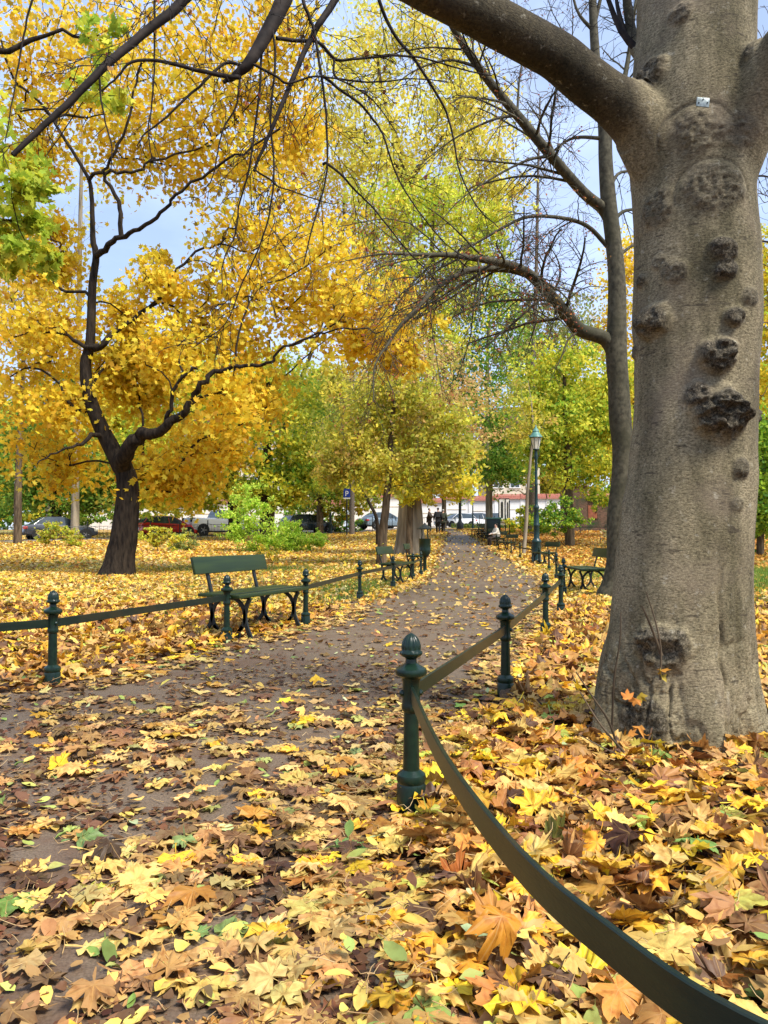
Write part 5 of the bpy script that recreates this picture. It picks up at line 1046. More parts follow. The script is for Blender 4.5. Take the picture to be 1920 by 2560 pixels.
for pts_, r0, r1, lv in OV:
    if r0 < .016: r0 *= .68
    r1 *= .7
    ln = smooth_line([tuple(P(a_, b_, c_)) for a_, b_, c_ in pts_], 4); rad = np.linspace(r0, r1, len(ln)); ln = ln + np.cumsum(rg.normal(0, .0022, ln.shape), 0) * .6
    B.add(ln, rad, 10 if r0 > .03 else 6)
    if lv: twigs(B, ln, min(r0, .010) * .5, .0016, rg, lv + 1, .42, .09, .38, .068, tips, .06)
    B.build('branch', M['twig'], b1, off=b1.location); B = Branches()
tips = np.array(tips); kk = rg.uniform(0, 1, len(tips)) < .02; tp_ = tips[kk]; n = len(tp_)
scatter('withered_leaves', tmpl_card5(), tp_, rg.uniform(.008, .02, n), pick(REDL, n, rg), rand_rot(n, None, rg), rg.normal(0, .9, n), b1, M['litter'], off=b1.location, rg=rg)
# number tag nailed to the trunk
p = P(1757, 256, 3.44); mb = MB(); mb.box((0, 0, 0), (.030, .003, .022), bev=.0025, rot=Matrix.Rotation(R(6), 3, 'Y'))
a = mb.build('number_plate', noisy('tin_plate', (.14, .17, .17), (.24, .28, .28), 40, .4, .2, metallic=.3), autos=True); a.location = p; tag(a, 'small rounded tin plate nailed high on the big beech trunk', 'tree tag')
mb = MB()
for dx, dz in ((0, .012), (-.02, -.004), (.02, -.004)): mb.lathe([(.001, .004), (.003, .003), (.0035, 0)], 6, c=(0, 0, 0)); k_ = 18; mb.v[-k_:] = [(dx + c[0], -.003 - c[2], dz + c[1]) for c in mb.v[-k_:]]
mb.build('nails', M['rubber'], a)
# suckers from the foot of the big beech
sprouts = [([(1655, 1640), (1625, 1560), (1605, 1515)], 3.38, .007), ([(1650, 1700), (1652, 1620), (1635, 1540), (1615, 1480)], 3.36, .005), ([(1545, 1870), (1520, 1800), (1480, 1740), (1440, 1680)], 3.3, .006), ([(1560, 1880), (1500, 1810), (1450, 1730)], 3.25, .006), ([(1530, 1820), (1535, 1700), (1550, 1600), (1552, 1530)], 3.35, .005), ([(1540, 1885), (1490, 1860), (1445, 1835)], 3.2, .004)]
for pl, d_, r_ in sprouts:
    B = Branches(); ln = smooth_line([tuple(P(a_, b_, d_)) for a_, b_ in pl], 4); B.add(ln, np.linspace(r_, r_ * .5, len(ln)), 6); B.build('sucker_shoot', M['bark_brown'], b1, off=b1.location)
rg = np.random.default_rng(97)
pp = np.array([tuple(P(x_, y_, d_)) for x_, y_, d_ in ((1570, 1745, 3.33), (1590, 1750, 3.32), (1600, 1740, 3.33), (1650, 1675, 3.36), (1655, 1690, 3.36), (1600, 1815, 3.3), (1620, 1840, 3.28), (1590, 1860, 3.25), (1575, 1835, 3.27), (1610, 1870, 3.24), (1640, 1860, 3.25))]); n = len(pp)
scatter('sucker_leaves', tmpl_mid(), pp, rg.uniform(.03, .05, n), pick([(2, (.5, .2, .04)), (2, (.55, .42, .06))], n, rg), rand_rot(n, 1.1, rg), rg.normal(0, .9, n), b1, M['litter'], off=b1.location, rg=rg)

# ---- green-yellow maple boughs reaching in from a tree left of the view
tree('maple_tree', 'maple outside the left edge whose green yellow boughs hang into view', 7.0, [(-520, 1620, .22), (-510, 1300, .19), (-480, 900, .17), (-400, 500, .13), (-300, 250, .09), (-200, 50, .05)],
     [(40, 440, 75, 0), (70, 560, 55, .3), (20, 630, 50, -.3), (110, 640, 40, 0), (-60, 500, 120, 0), (250, 110, 60, .4, 5), (210, 200, 60, 0, 5), (290, 260, 45, .3, 4), (-100, 300, 120, 0), (60, 470, 50, -.5), (-250, 400, 160, 1), (0, 560, 60, .2)], [(3, (.50, .60, .06)), (2, (.66, .64, .06)), (2, (.30, .42, .05)), (1, (.74, .58, .05))], .062, per=26, nsub=8, seed=98,
     limbs=[[(-460, 800, .09, 0), (-250, 640, .06, .2), (-80, 560, .03, .3), (40, 560, .015, .3)], [(-330, 300, .07, 0), (-100, 160, .04, .2), (120, 90, .02, .4), (240, 90, .012, .5)]], bark='bark_dark', tmpl=tmpl_mid(), spread=.34, mats='leaf', tipr=.003)

# ================================================================ BUILDINGS AND WALLS
def on_ground(px, d): x = P(px, 1300, d).x; return gpt(x, d)
def hexa(mb, x0, x1, y0, y1, z0, z1): return mb.box(((x0 + x1) / 2, (y0 + y1) / 2, (z0 + z1) / 2), ((x1 - x0) / 2, (y1 - y0) / 2, (z1 - z0) / 2))
WY = 82.0
def garden_wall(label, px0, px1, tops, hue='white_wall'):
    x0 = P(px0, 1300, WY).x; x1 = P(px1, 1300, WY).x; g = gpt((x0 + x1) / 2, WY); r_ = empty('garden_wall', g, label=label, cat='wall')
    mw = MB(); mt = MB(); ml = MB(); n = len(tops)
    for i, ty in enumerate(tops):
        a, c = x0 + (x1 - x0) * i / n - g.x, x0 + (x1 - x0) * (i + 1) / n - g.x; z = P(960, ty, WY).z - g.z
        hexa(mw, a, c, -.2, .2, -.3, z)
        # tiled coping with a sloping front, rows as real steps
        for q in range(4): zc = z + .02 + q * .14; dy = .42 - q * .10; mt.box(((a + c) / 2, 0, zc), ((c - a) / 2 + .05, dy, .055))
        hexa(mw, a - .02, a + .28, -.26, .26, -.3, z - .03)
        ml.box(((a + c) / 2 + .1, -.215, z - 1.15), ((c - a) / 2 - .4, .02, .035))
    mw.build('wall_face', M[hue], r_); mt.build('tiled_coping', M['red_tile'], r_); ml.build('string_course', M['cream'], r_); return r_
garden_wall('long white garden wall with stepped red tile coping behind the walkers', 1042, 1430, (1256, 1247, 1251, 1247, 1246, 1246))
garden_wall('short white garden wall with red tile coping behind the dark estate car', 560, 860, (1256, 1256, 1262))
garden_wall('white wall piece with red coping just left of the old tree trunk', 880, 1042, (1243, 1240))
garden_wall('white wall with red coping partly hidden behind the left trees', 150, 560, (1268, 1266, 1262, 1258))
def building(label, px0, px1, d, top, wall='cream', nw=6, ns=3, depth=12):
    x0 = P(px0, 1300, d).x; x1 = P(px1, 1300, d).x; g = gpt((x0 + x1) / 2, d); H = P(960, top, d).z - g.z; hw = (x1 - x0) / 2
    r_ = empty('town_house', g, label=label, cat='building')
    mb = MB(); hexa(mb, -hw, hw, 0, depth, -.5, H); mb.build('wall', M[wall], r_)
    mb = MB(); mb.prism([(-hw - .4, H - .02), (hw + .4, H - .02), (hw - 1.6, H + 3), (-hw + 1.6, H + 3)], -.5, depth + .5); mb.build('roof', M['roof'], r_)
    mb = MB(); hexa(mb, -hw - .15, hw + .15, -.3, -.003, H - .45, H - .05); mb.build('cornice', M['white_wall'], r_)
    fh = (H - 1) / ns
    for s in range(ns):
        for w_ in range(nw):
            cx = -hw + (w_ + .5) * 2 * hw / nw; cz = .6 + s * fh + fh * .5; mb = MB(); ww, wh = .55, min(.95, fh * .33)
            for a, b_, c, e in ((-ww - .12, ww + .12, wh, wh + .14), (-ww - .18, ww + .18, -wh - .12, -wh), (-ww - .12, -ww, -wh, wh), (ww, ww + .12, -wh, wh), (-.04, .04, -wh, wh), (-ww, ww, .25, .31)): hexa(mb, cx + a, cx + b_, -.09, -.003, cz + c, cz + e)
            f = mb.build('window', M['white_plastic'], r_); mb = MB(); hexa(mb, cx - ww, cx + ww, -.03, -.004, cz - wh, cz + wh); mb.build('pane', M['glass_dark'], f)
    return r_
building('pale town house glimpsed through the trees left of centre', 430, 800, 94, 1085)
building('cream town house glimpsed above the lamp post', 1225, 1350, 96, 1078, nw=3, ns=3)
# brick shed on the right
d = 57.0; x0 = P(1424, 1300, d).x; x1 = P(1640, 1300, d).x; g = gpt(x0, d); r_ = empty('brick_shed', g, label='old dark brick outbuilding with a reddish door behind the right lawn', cat='shed')
zt = lambda py: P(960, py, d).z - g.z
mb = MB(); hexa(mb, 0, 1.35, 0, 3, -.4, zt(1216)); hexa(mb, 1.352, x1 - x0, .15, 3, -.4, zt(1244)); mb.build('wall', M['brick'], r_)
mb = MB(); hexa(mb, -.1, 1.45, -.1, 3.1, zt(1216) + .002, zt(1213)); mb.build('cap', M['roof'], r_)
mb = MB()
for i in range(22): mb.tube([(1.5 + i * .24, -.15, zt(1241)), (1.5 + i * .24, 1.2, zt(1229))], .11, 8)
mb.build('tiled_roof', M['red_tile'], r_)
mb = MB(); hexa(mb, 1.42, 2.1, .08, .148, zt(1296), zt(1263)); dr = mb.build('door', M['red_door'], r_); mb = MB(); mb.box((2.0, .06, zt(1280)), (.03, .03, .05), bev=.01); mb.build('handle', M['iron'], dr)
fence('low dark fence along the far right lawn in front of the brick shed', [(8.6 + i * 1.75, 54 - i * .1) for i in range(7)])

# ================================================================ STREET FURNITURE
def railing(label, u0, u1, n, step=2.0, h=1.05):
    x, y = st(u0, n); base = gpt(x, y); r_ = empty('iron_railing', base, label=label, cat='railing'); k = int(round((u1 - u0) / step)); pts = []
    for i in range(k + 1): xx, yy = st(u0 + (u1 - u0) * i / k, n); pts.append(gpt(xx, yy) - base)
    for i, p in enumerate(pts):
        mb = MB(); mb.box(p + Vector((0, 0, h / 2 + .02)), (.028, .028, h / 2 + .1)); mb.lathe([(.03, 0), (.045, .03), (.03, .07), (.002, .1)], 8, c=p + Vector((0, 0, h + .12))); mb.build('post', M['iron'], r_)
        if i < len(pts) - 1:
            q = pts[i + 1]; mb = MB()
            for z in (.15, h - .12): mb.tube([p + Vector((0, 0, z)), q + Vector((0, 0, z))], .016, 6)
            mb.tube([p + Vector((0, 0, h - .02)), (p + q) / 2 + Vector((0, 0, h - .32)), q + Vector((0, 0, h - .02))], .012, 6)
            for s in range(1, 8): c = p.lerp(q, s / 8); mb.tube([c + Vector((0, 0, .15)), c + Vector((0, 0, h - .12))], .009, 5)
            mb.build('bar_panel', M['iron'], r_)
    return r_
railing('black iron railing between the lawn and the parked cars on the left', -38, -1.2, -2.7)
railing('short black iron railing in front of the silver blue car', 0.2, 4.2, -3.4, 2.0)
railing('black iron railing in front of the white cars', 9.0, 24, -2.6)
def lantern(mb_frame, mb_glass, mb_roof, z, s=1.0):
    for k in range(6):
        th = k * math.pi / 3; th2 = th + math.pi / 3; a, b_ = .095 * s, .165 * s; c = lambda r_, t_, zz: Vector((r_ * math.cos(t_), r_ * math.sin(t_), zz))
        mb_frame.tube([c(a, th, z), c(b_, th, z + .36 * s)], .009 * s, 5)
        mb_glass.add([c(a * .97, th, z), c(a * .97, th2, z), c(b_ * .97, th2, z + .36 * s), c(b_ * .97, th, z + .36 * s)], [(0, 1, 2, 3)])
    mb_frame.lathe([(.105 * s, z - .02), (.105 * s, z + .012)], 6); mb_frame.lathe([(.175 * s, z + .355 * s), (.175 * s, z + .375 * s)], 6)
    mb_roof.lathe([(.215 * s, z + .372 * s), (.205 * s, z + .395 * s), (.145 * s, z + .47 * s), (.10 * s, z + .545 * s), (.095 * s, z + .555 * s), (.112 * s, z + .565 * s), (.10 * s, z + .585 * s), (.055 * s, z + .65 * s), (.03 * s, z + .68 * s), (.028 * s, z + .70 * s), (.012 * s, z + .76 * s), (.002, z + .77 * s)], 12)
def lamp(loc, H, label, s=1.0, th=1.0):
    r_ = empty('street_lamp', loc, label=label, cat='street lamp'); z1 = H - .77 * s
    mb = MB(); T = th
    mb.lathe([(.20 * T, -.1), (.20 * T, .10), (.18 * T, .13), (.165 * T, .16), (.16 * T, .72), (.175 * T, .75), (.185 * T, .79), (.17 * T, .83), (.125 * T, .88), (.11 * T, .92), (.105 * T, 1.35), (.12 * T, 1.37), (.12 * T, 1.40), (.10 * T, 1.43), (.09 * T, 1.98), (.105 * T, 2.0), (.115 * T, 2.04), (.10 * T, 2.08), (.065 * T, 2.15), (.06 * T, 2.2), (.058 * T, 2.9 * H / 5.2), (.07 * T, 2.93 * H / 5.2), (.07 * T, 2.97 * H / 5.2), (.055 * T, 3.0 * H / 5.2), (.05 * T, z1 - .4), (.06 * T, z1 - .36), (.07 * T, z1 - .2), (.05 * T, z1 - .12), (.075 * T, z1 - .03), (.03, z1 - .01)], 14)
    mb.build('pole', M['lamp_green'], r_, autos=True)
    f = MB(); g_ = MB(); t_ = MB(); lantern(f, g_, t_, z1, s); fr = f.build('lantern_frame', M['lamp_green'], r_, autos=True); g_.build('lantern_glass', M['glass_lamp'], fr); t_.build('lantern_roof', M['copper'], fr, autos=True)
    mb = MB()
    for sg in (1, -1): mb.tube([(sg * .05, 0, z1 - .35), (sg * .13, 0, z1 - .2), (sg * .10, 0, z1 - .02)], .012, 6)
    mb.build('bracket', M['lamp_green'], r_); return r_
D = 28.0; lp = on_ground(1341, D); lamp(lp, P(960, 1062, D).z - lp.z, 'green cast iron lamp post with a six sided lantern beside the right benches', 1.18, .98)
D = 60.0; lp = on_ground(826, D); lamp(lp, P(960, 1204, D).z - lp.z, 'street lamp among the trees left of the blue parking sign', 1.2, .9)
D = 62.0; lp = on_ground(1182, D); lamp(lp, P(960, 1216, D).z - lp.z, 'slim street lamp in front of the white cars at the path end', 1.1, .5)
# pole with a plain board seen from behind
D = 60.0; lp = on_ground(1150, D); r_ = empty('sign_pole', lp, label='tall dark pole with a pale board on the left at the path end', cat='sign'); zt = lambda py: P(960, py, D).z - lp.z
mb = MB(); mb.lathe([(.28, 0), (.28, .5), (.2, .6), (.14, .7), (.11, .9), (.11, zt(1219)), (.01, zt(1218))], 12); mb.build('pole', M['iron'], r_, autos=True)
mb = MB(); mb.box((-.42, -.06, zt(1226)), (.36, .015, .13), bev=.01); mb.build('board', noisy('grey_board', (.35, .35, .36), (.45, .45, .46), 6, .5, 0), r_)
# parking sign
D = 56.0; lp = on_ground(867, D); r_ = empty('parking_sign', lp, label='blue parking sign with a white letter P on a dark pole', cat='sign'); zt = lambda py: P(960, py, D).z - lp.z
mb = MB(); mb.lathe([(.055, -.1), (.055, zt(1225))], 10); mb.build('pole', M['iron'], r_, autos=True)
mb = MB(); mb.box((0, -.075, zt(1233.5)), (.25, .012, .33), bev=.01); pl = mb.build('sign_plate', M['sign_blue'], r_)
mb = MB(); mb.box((0, -.075, zt(1245)), (.25, .012, .07), bev=.005); mb.build('lower_plate', M['white_plastic'], r_)
cz = zt(1234); mb = MB(); mb.box((-.075, -.094, cz), (.028, .005, .19)); mb.tube([(-.075, -.094, cz + .165), (.04, -.094, cz + .165), (.095, -.094, cz + .12), (.10, -.094, cz + .075), (.08, -.094, cz + .02), (.03, -.094, cz - .01), (-.075, -.094, cz - .01)], 1, 8, flat=(.005, .028), up=(0, 1, 0)); mb.build('letter', M['white_plastic'], pl)
# information boards: two tall white panels with a dark arched window in dark frames
D = 50.0; lp = on_ground(1260, D); r_ = empty('information_board', lp, label='pair of tall white panels with arched dark windows in black frames', cat='board'); zt = lambda py: P(960, py, D).z - lp.z
z0, z1 = zt(1312), zt(1247)
for cx, wd, ry in ((-.13, .18, 0), (.24, .10, 0)):
    mb = MB(); hexa(mb, cx - wd, cx + wd, -.03, .03, z0, z1 - .05); pn = mb.build('panel', M['white_plastic'], r_)
    mb = MB(); w2 = wd * .36; pol = [(cx - w2, z0 + .45), (cx + w2, z0 + .45)] + [(cx + w2 * math.cos(a), z1 - .28 + w2 * 1.6 * math.sin(a)) for a in np.linspace(0, math.pi, 9)]
    mb.prism(pol, -.045, -.032); mb.build('arched_window', M['iron'], pn)
    mb = MB(); hexa(mb, cx - wd * .5, cx + wd * .5, -.04, -.032, z0 + .12, z0 + .17); mb.build('plinth_mark', M['bark_brown'], pn)
for cx in (-.34, .08, .36):
    mb = MB(); hexa(mb, cx - .028, cx + .028, -.05, .05, -.1, z1 - .12); mb.build('frame_post', M['iron'], r_)
mb = MB(); mb.tube([(-.34, 0, z1 - .12), (-.30, 0, z1 + .03), (-.13, 0, z1 + .06), (.05, 0, z1 + .02), (.08, 0, z1 - .12)], .03, 6); mb.tube([(.08, 0, z1 - .12), (.12, 0, z1 + .02), (.33, 0, z1 + .02), (.36, 0, z1 - .12)], .03, 6); mb.build('frame_top', M['iron'], r_)

# litter bin with a tiled hat, near the second bench
g = at(1062, 1427); g.y = 22.3; g = on_ground(1062, 22.3); r_ = empty('litter_bin', g, label='round dark green litter bin on a post with a pointed roof beside the path', cat='litter bin')
mb = MB(); mb.lathe([(.14, -.05), (.14, .03), (.09, .06), (.055, .09), (.05, .42), (.08, .46)], 14); mb.build('foot', M['paint_green'], r_, autos=True)
mb = MB(); mb.lathe([(.04, .43), (.09, .45), (.15, .54), (.165, .60), (.17, .64), (.165, .68), (.168, .94), (.18, .96), (.18, .985), (.155, .985), (.15, .90)], 20, mod=lambda i, th, z: 1 + (.025 * math.cos(th * 16) if 5 <= i <= 6 else 0)); mb.build('basket', M['paint_green'], r_, autos=True)
for k in range(4): th = math.pi / 4 + k * math.pi / 2; mb = MB(); mb.tube([(.14 * math.cos(th), .14 * math.sin(th), .96), (.11 * math.cos(th), .11 * math.sin(th), 1.1), (.13 * math.cos(th), .13 * math.sin(th), 1.27)], .014, 6); mb.build('strut', M['paint_green'], r_)
mb = MB(); mb.lathe([(.235, 1.255), (.24, 1.275), (.19, 1.30), (.10, 1.36), (.045, 1.40), (.03, 1.41), (.03, 1.43), (.003, 1.45)], 8); mb.build('lid', M['iron'], r_, autos=True)
# big square bin and its companion post on the right
g = at(1232, 1352); r_ = empty('square_bin', g, label='large dark green square bin with a pale rim behind the far benches', cat='litter bin')
mb = MB(); mb.box((0, 0, .75), (.42, .42, .55), bev=.03); mb.box((0, 0, .12), (.3, .3, .14)); mb.build('body', M['paint_green'], r_, autos=True)
mb = MB(); mb.box((0, 0, 1.34), (.46, .46, .04), bev=.02); mb.build('lid', M['copper'], r_, autos=True)
for sx in (-1, 1): mb = MB(); mb.box((.38 * sx, -.38, 1.3), (.03, .03, .1)); mb.build('corner_knob', M['iron'], r_)

# ================================================================ CARS
def loft(rings, cap=True):
    n = len(rings[0]); mb = MB(); V = [p for r_ in rings for p in r_]; k = len(rings)
    F = [(i * n + j, i * n + (j + 1) % n, (i + 1) * n + (j + 1) % n, (i + 1) * n + j) for i in range(k - 1) for j in range(n)]
    if cap: F += [tuple(range(n - 1, -1, -1)), tuple(range((k - 1) * n, k * n))]
    return mb.add(V, F)
def car(loc, heading, colour, label, kind='hatch', Lc=4.4, W=1.78, H=1.46, group='cars parked along the street'):
    r_ = empty('parked_car', loc, heading, label, 'car', group); pm = paint('car_paint', colour); hl = Lc / 2; hw = W / 2
    if kind == 'sedan': top = [(-hl, .55, .80), (-hl + .06, .92, .9), (-hl + .5, 1.0, .97), (-1.3, 1.02, 1), (0, .98, 1), (.95, .96, 1), (1.5, .90, .97), (hl - .3, .78, .92), (hl - .02, .60, .80)]; cab = [(-1.72, 1.0), (-1.05, H - .04), (-.4, H), (.25, H - .03), (1.1, .97)]
    elif kind == 'pickup': top = [(-hl, 1.12, .95), (-hl + .05, 1.30, .98), (-hl + 1.9, 1.30, 1), (-.6, 1.30, 1), (1.0, 1.26, 1), (1.6, 1.24, .98), (hl - .2, 1.16, .95), (hl, .9, .88)]; cab = [(-.85, 1.30), (-.65, H - .04), (0, H), (.8, H - .04), (1.45, 1.26)]
    else: top = [(-hl, .60, .82), (-hl + .05, .98, .93), (-hl + .3, 1.06, .97), (-1.2, 1.02, 1), (0, .98, 1), (.9, .96, 1), (1.45, .92, .97), (hl - .3, .80, .92), (hl - .02, .62, .80)]; cab = [(-hl + .12, 1.04), (-hl + .5, H - .08), (-.9, H), (.2, H - .03), (1.15, .96)]
    rings = []
    for x, z, wf in top:
        w_ = hw * wf; zb = .24 if abs(x) < hl - .1 else .34
        rings.append([(x, s * w_ * a, zb + (z - zb) * c) for s, a, c in ((-1, .86, 0), (-1, .97, .12), (-1, 1, .45), (-1, .985, .78), (-1, .93, .95), (-1, .78, 1), (1, .78, 1), (1, .93, .95), (1, .985, .78), (1, 1, .45), (1, .97, .12), (1, .86, 0))])
    body = loft(rings).build('body', pm, r_, autos=True)
    def cr(x, z, zb): a = min(1, max(0, (z - zb) / (H - zb))); return [(x, -(hw * .90), zb), (x, -(hw * (.90 - .20 * a)), z - .02 * a), (x, -(hw * (.84 - .22 * a)), z), (x, (hw * (.84 - .22 * a)), z), (x, (hw * (.90 - .20 * a)), z - .02 * a), (x, hw * .90, zb)]
    cl = smooth_line([(x, z) for x, z in cab], 3); zb_ = np.interp(cl[:, 0], [t_[0] for t_ in top], [t_[1] for t_ in top]) - .06
    loft([cr(x, max(z, b_ + .02), b_) for (x, z), b_ in zip(cl, zb_)]).build('windows', M['glass_dark'], r_, autos=True)
    # roof skin and pillars stand a little proud of the glass
    mid = [(x, z) for x, z in cl if z > H - .10]
    mb = loft([[(x, -hw * .66, z - .035), (x, -hw * .62, z + .012), (x, hw * .62, z + .012), (x, hw * .66, z - .035)] for x, z in mid]); mb.build('roof', pm, r_, autos=True)
    for s in (-1, 1):
        for (xa, za), (xb, zb2) in (((cab[0][0], cab[0][1]), mid[0]), ((cab[-1][0], cab[-1][1]), mid[-1]), ((-.15, .97 if kind != 'pickup' else 1.27), (-.2, H - .02))):
            mb = MB(); mb.tube([(xa, s * hw * .90, za - .03), ((xa + xb) / 2, s * hw * .80, (za + zb2) / 2), (xb, s * hw * .66, zb2 - .01)], .03, 6); mb.build('pillar', pm, r_)
        for x in (hl - .85, -hl + .85):
            R_ = .33 if kind != 'pickup' else .40
            mb = MB(); mb.lathe([(.001, 0), (R_ + .06, 0), (R_ + .06, .02), (.001, .02)], 24); o = mb.build('wheel_arch', M['rubber'], body, autos=True); o.rotation_euler = (R(90), 0, 0); o.location = (x, s * (hw - .005) + .01, R_ + .02)
            wh = bpy.data.objects.new('wheel', None); COL.objects.link(wh); wh.parent = r_; wh.location = (x, s * (hw - .09), R_); wh.rotation_euler = (R(-90 * s), 0, 0)
            mb = MB(); mb.lathe([(R_ * .62, -.09), (R_ * .95, -.10), (R_, -.06), (R_, .07), (R_ * .94, .115), (R_ * .64, .11)], 24); mb.build('tyre', M['rubber'], wh, autos=True)
            mb = MB(); mb.lathe([(.001, .09), (R_ * .2, .10), (R_ * .25, .07), (R_ * .64, .09), (R_ * .66, .112), (R_ * .66, .0)], 20, mod=lambda i, th, z: 1)
            for k in range(5): th = k * 2 * math.pi / 5; mb.tube([(0, 0, .095), (R_ * .62 * math.cos(th), R_ * .62 * math.sin(th), .10)], .028, 6)
            mb.build('rim', M['metal'], wh, autos=True)
        mb = MB(); z_ = np.interp(-hl + .1, [t_[0] for t_ in top], [t_[1] for t_ in top]); mb.box((-hl + .10, s * hw * .78, z_ - .16), (.13, .14, .075 if kind != 'pickup' else .16), bev=.03); mb.build('tail_light', M['red_light'] if kind != 'pickup' else M['rubber'], r_, autos=True)
        z_ = np.interp(hl - .2, [t_[0] for t_ in top], [t_[1] for t_ in top]); mb = MB(); mb.box((hl - .22, s * hw * .72, z_ - .10), (.17, .16, .07), bev=.03); mb.build('headlight', M['glass_lamp'], r_, autos=True)
        mb = MB(); mb.box((.75 if kind != 'pickup' else 1.0, s * (hw + .07), 1.0 if kind != 'pickup' else 1.32), (.08, .09, .06), bev=.02); mb.build('mirror', pm, r_, autos=True)
        mb = MB(); mb.box((.0, s * (hw + .004), .30), (hl - 1.25, .02, .05), bev=.01); mb.build('sill', M['rubber'], r_)
    mb = MB(); mb.box((-hl - .012, 0, .62), (.01, .26, .06)); mb.build('number_plate', M['white_plastic'], r_)
    mb = MB(); mb.box((-hl + .02, 0, .36), (.05, hw * .8, .07), bev=.02); mb.build('bumper', M['rubber'], r_)
    return r_
HD = math.atan2(SU[1], SU[0])
def on_street(px, n=0.0):
    best = min(np.arange(-45, 40, .05), key=lambda u: abs(960 + FPX * st(u, n)[0] / st(u, n)[1] - px)); x, y = st(best, n); return gpt(x, y, .03)
car(on_street(148, -.2), HD, (.035, .04, .055), 'dark grey saloon car at the far left behind the railing', 'sedan', 4.6)
car(on_street(418, -.2), HD, (.62, .03, .02), 'bright red hatchback partly hidden by the maple trunk', 'hatch', 4.2)
car(on_street(556, -.1), HD, (.72, .73, .74), 'white pickup truck behind the lime green shrub', 'pickup', 5.6, 1.95, 1.88)
car(on_street(770, -.1), HD, (.03, .05, .065), 'dark teal grey estate car right of the lime green shrub', 'hatch', 4.5, 1.8, 1.5)
car(on_street(958, -.2), HD, (.22, .29, .36), 'silver blue saloon car behind the slim leaning tree', 'sedan', 4.6)
car(on_street(1138, .2), HD + math.pi, (.72, .72, .72), 'white car directly right of the walkers', 'hatch', 4.1)
car(on_street(1198, .3), HD, (.74, .75, .76), 'white hatchback with red tail lights behind the slim street lamp', 'hatch', 4.3, 1.8, 1.55)
car(on_street(1245, .4), HD, (.5, .52, .54), 'silver car half hidden behind the square bin and boards', 'hatch', 4.3, 1.8, 1.6)
# low hedge at the foot of the railing by the white cars
rg = np.random.default_rng(120); C = []
for u in np.arange(5.2, 24, .12):
    x, y = st(u, -3.3); k = 26; C.append(np.stack([rg.normal(x, .25, k), rg.normal(y, .25, k), float(G(x, y)) + rg.uniform(.02, .42, k)], 1))
C = np.concatenate(C); g = gpt(*st(14, -3.3)); h_ = empty('low_hedge', g, label='low dark green hedge at the foot of the railing by the white cars', cat='hedge'); n = len(C)
scatter('foliage', tmpl_card(), C, rg.uniform(.06, .11, n), pick([(3, (.07, .13, .03)), (2, (.13, .2, .04)), (1, (.3, .25, .06))], n, rg), rand_rot(n, None, rg), None, h_, M['leaf'], off=g, rg=rg)

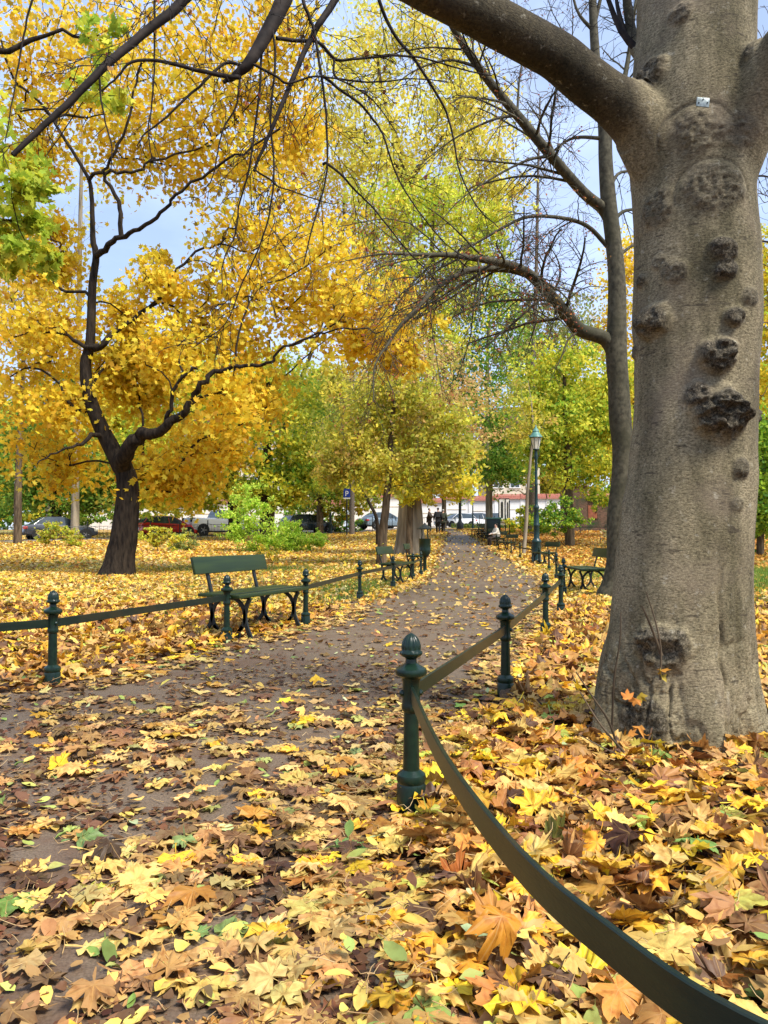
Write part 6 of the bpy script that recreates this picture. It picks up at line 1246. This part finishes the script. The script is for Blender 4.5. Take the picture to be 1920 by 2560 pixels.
# ================================================================ PEOPLE
def skin_mesh(name, V, E, rad, mat, parent, root=0, lev=1):
    me = bpy.data.meshes.new(name); me.from_pydata([tuple(v) for v in V], E, []); ob = bpy.data.objects.new(name, me); COL.objects.link(ob)
    md = ob.modifiers.new('s', 'SKIN'); md.use_smooth_shade = True
    for i, r in enumerate(rad): me.skin_vertices[0].data[i].radius = (r, r) if not hasattr(r, '__len__') else r; me.skin_vertices[0].data[i].use_root = (i == root)
    s2 = ob.modifiers.new('ss', 'SUBSURF'); s2.levels = lev; s2.render_levels = lev
    bpy.context.view_layer.update(); m2 = bpy.data.meshes.new_from_object(ob.evaluated_get(bpy.context.evaluated_depsgraph_get())); bpy.data.objects.remove(ob)
    return link(name, m2, mat, parent)
def person(loc, rz, label, coat, legs, hair, H=1.74, arms='down', stride=.16, long_coat=False, seated=False, bag=False, lean=0):
    r_ = empty('person', loc, rz, label, 'person'); s = H / 1.74; hip = .92 * s if not seated else .50
    # local frame: the person faces +X
    def sc(v): return Vector(v) * s
    kneeL, kneeR, ankL, ankR, toeL, toeR = ((.06 + stride * .5, .10, .50), (-.02 - stride * .3, -.10, .49), (.0 + stride, .10, .08), (-.06 - stride, -.10, .10), (.18 + stride, .11, .03), (.10 - stride, -.11, .03))
    if seated: kneeL, kneeR, ankL, ankR, toeL, toeR = (.44, .12, .52), (.44, -.12, .52), (.42, .12, .08), (.46, -.12, .08), (.60, .13, .03), (.64, -.13, .03)
    hz = hip / s; dz = hz - .92; lx = lean
    hipc = (0, 0, hz); chest = (lx * .5, 0, 1.28 + dz); neck = (lx * .8, 0, 1.47 + dz); chin = (lx + .02, 0, 1.54 + dz); head = (lx + .02, 0, 1.63 + dz); crown = (lx + .01, 0, 1.71 + dz)
    shL, shR = (lx * .7, .19, 1.42 + dz), (lx * .7, -.19, 1.42 + dz)
    if arms == 'forward': elL, elR, waL, waR = (.14, .26, 1.17 + dz), (.10, -.27, 1.16 + dz), (.38, .20, 1.13 + dz), (.34, -.18, 1.10 + dz)
    else: elL, elR, waL, waR = (-.02, .26, 1.14 + dz), (-.03, -.26, 1.14 + dz), (.07, .28, .90 + dz), (.04, -.28, .90 + dz)
    hand = lambda w_, e_: tuple(np.array(w_) + (np.array(w_) - np.array(e_)) * .32)
    V = [hipc, (0, 0, hz + .14), chest, neck, chin, head, crown, shL, elL, waL, hand(waL, elL), shR, elR, waR, hand(waR, elR), (0, .09, hz - .04), kneeL, ankL, toeL, (0, -.09, hz - .04), kneeR, ankR, toeR, (lx + .10, 0, 1.60 + dz)]
    E = [(0, 1), (1, 2), (2, 3), (3, 4), (4, 5), (5, 6), (2, 7), (7, 8), (8, 9), (9, 10), (2, 11), (11, 12), (12, 13), (13, 14), (0, 15), (15, 16), (16, 17), (17, 18), (0, 19), (19, 20), (20, 21), (21, 22), (5, 23)]
    rad = [.13, .125, .14, .055, .062, .092, .06, .058, .045, .032, .035, .058, .045, .032, .035, .085, .055, .04, .035, .085, .055, .04, .035, .022]
    body = skin_mesh('body', [sc(v) for v in V], E, [r * s for r in rad], M['skin'], r_)
    Vc = [hipc, (0, 0, hz + .14), chest, (lx * .75, 0, 1.45 + dz), shL, elL, tuple(np.array(waL)), shR, elR, tuple(np.array(waR)), (0, 0, hz - .12)]
    Ec = [(0, 1), (1, 2), (2, 3), (2, 4), (4, 5), (5, 6), (2, 7), (7, 8), (8, 9), (0, 10)]
    rc = [.19, .175, .185, .08, .085, .068, .052, .085, .068, .052, .20]
    if long_coat: Vc.append((0, 0, hz - .42)); Ec.append((10, 11)); rc.append(.24)
    skin_mesh('coat', [sc(v) for v in Vc], Ec, [r * s for r in rc], coat, r_)
    Vl = [(0, 0, hz + .02), (0, .095, hz - .04), kneeL, ankL, (0, -.095, hz - .04), kneeR, ankR]
    skin_mesh('trousers', [sc(v) for v in Vl], [(0, 1), (1, 2), (2, 3), (0, 4), (4, 5), (5, 6)], [r * s for r in (.15, .11, .08, .062, .11, .08, .062)], legs, r_)
    for a_, b_ in ((ankL, toeL), (ankR, toeR)): skin_mesh('shoe', [sc((a_[0] - .05, a_[1], a_[2] - .03)), sc((a_[0] + .05, a_[1], a_[2] - .03)), sc(b_)], [(0, 1), (1, 2)], [.048, .05, .04], M['rubber'], r_)
    hv = [(lx - .03, 0, 1.60 + dz), (lx - .02, 0, 1.68 + dz), (lx + .04, 0, 1.725 + dz)]
    skin_mesh('hair', [sc(v) for v in hv], [(0, 1), (1, 2)], [.088 * s, .102 * s, .07 * s], hair, r_)
    if bag: mb = MB(); mb.box(sc((.05, -.34, .72)), (.16, .06, .14), bev=.03); mb.tube([sc((-.05, -.34, .84)), sc((.05, -.33, .93)), sc((.15, -.34, .84))], .012, 6); o = mb.build('shoulder_bag', M['cloth_black'], autos=True); o.location = loc; o.rotation_euler = (0, 0, rz); tag(o, 'black bag hanging from the hand of the walker in olive', 'bag')
    return r_
D = 54.5
person(on_ground(1073, D), R(-15), 'dark haired person in a brown black jacket standing left of the other walkers', M['cloth_brown'], M['cloth_black'], M['hair_dark'], 1.76, 'forward', .04)
person(on_ground(1095, D - 1), R(80), 'tallest walker in a long black coat seen from behind', M['cloth_black'], M['cloth_black'], M['hair_dark'], 1.80, 'down', .12, long_coat=True, lean=.04)
person(on_ground(1108, D - .5), R(75), 'grey haired walker in an olive jacket and dark trousers carrying a bag', M['cloth_olive'], M['cloth_black'], M['hair_grey'], 1.68, 'down', .16, bag=True)
p = at(1240, 1366); person(gpt(p.x + .02, p.y, -.02), R(200), 'person in a pale top and brown trousers sitting on a far bench', M['cloth_pale'], M['cloth_brown'], M['hair_dark'], 1.62, 'forward', seated=True)
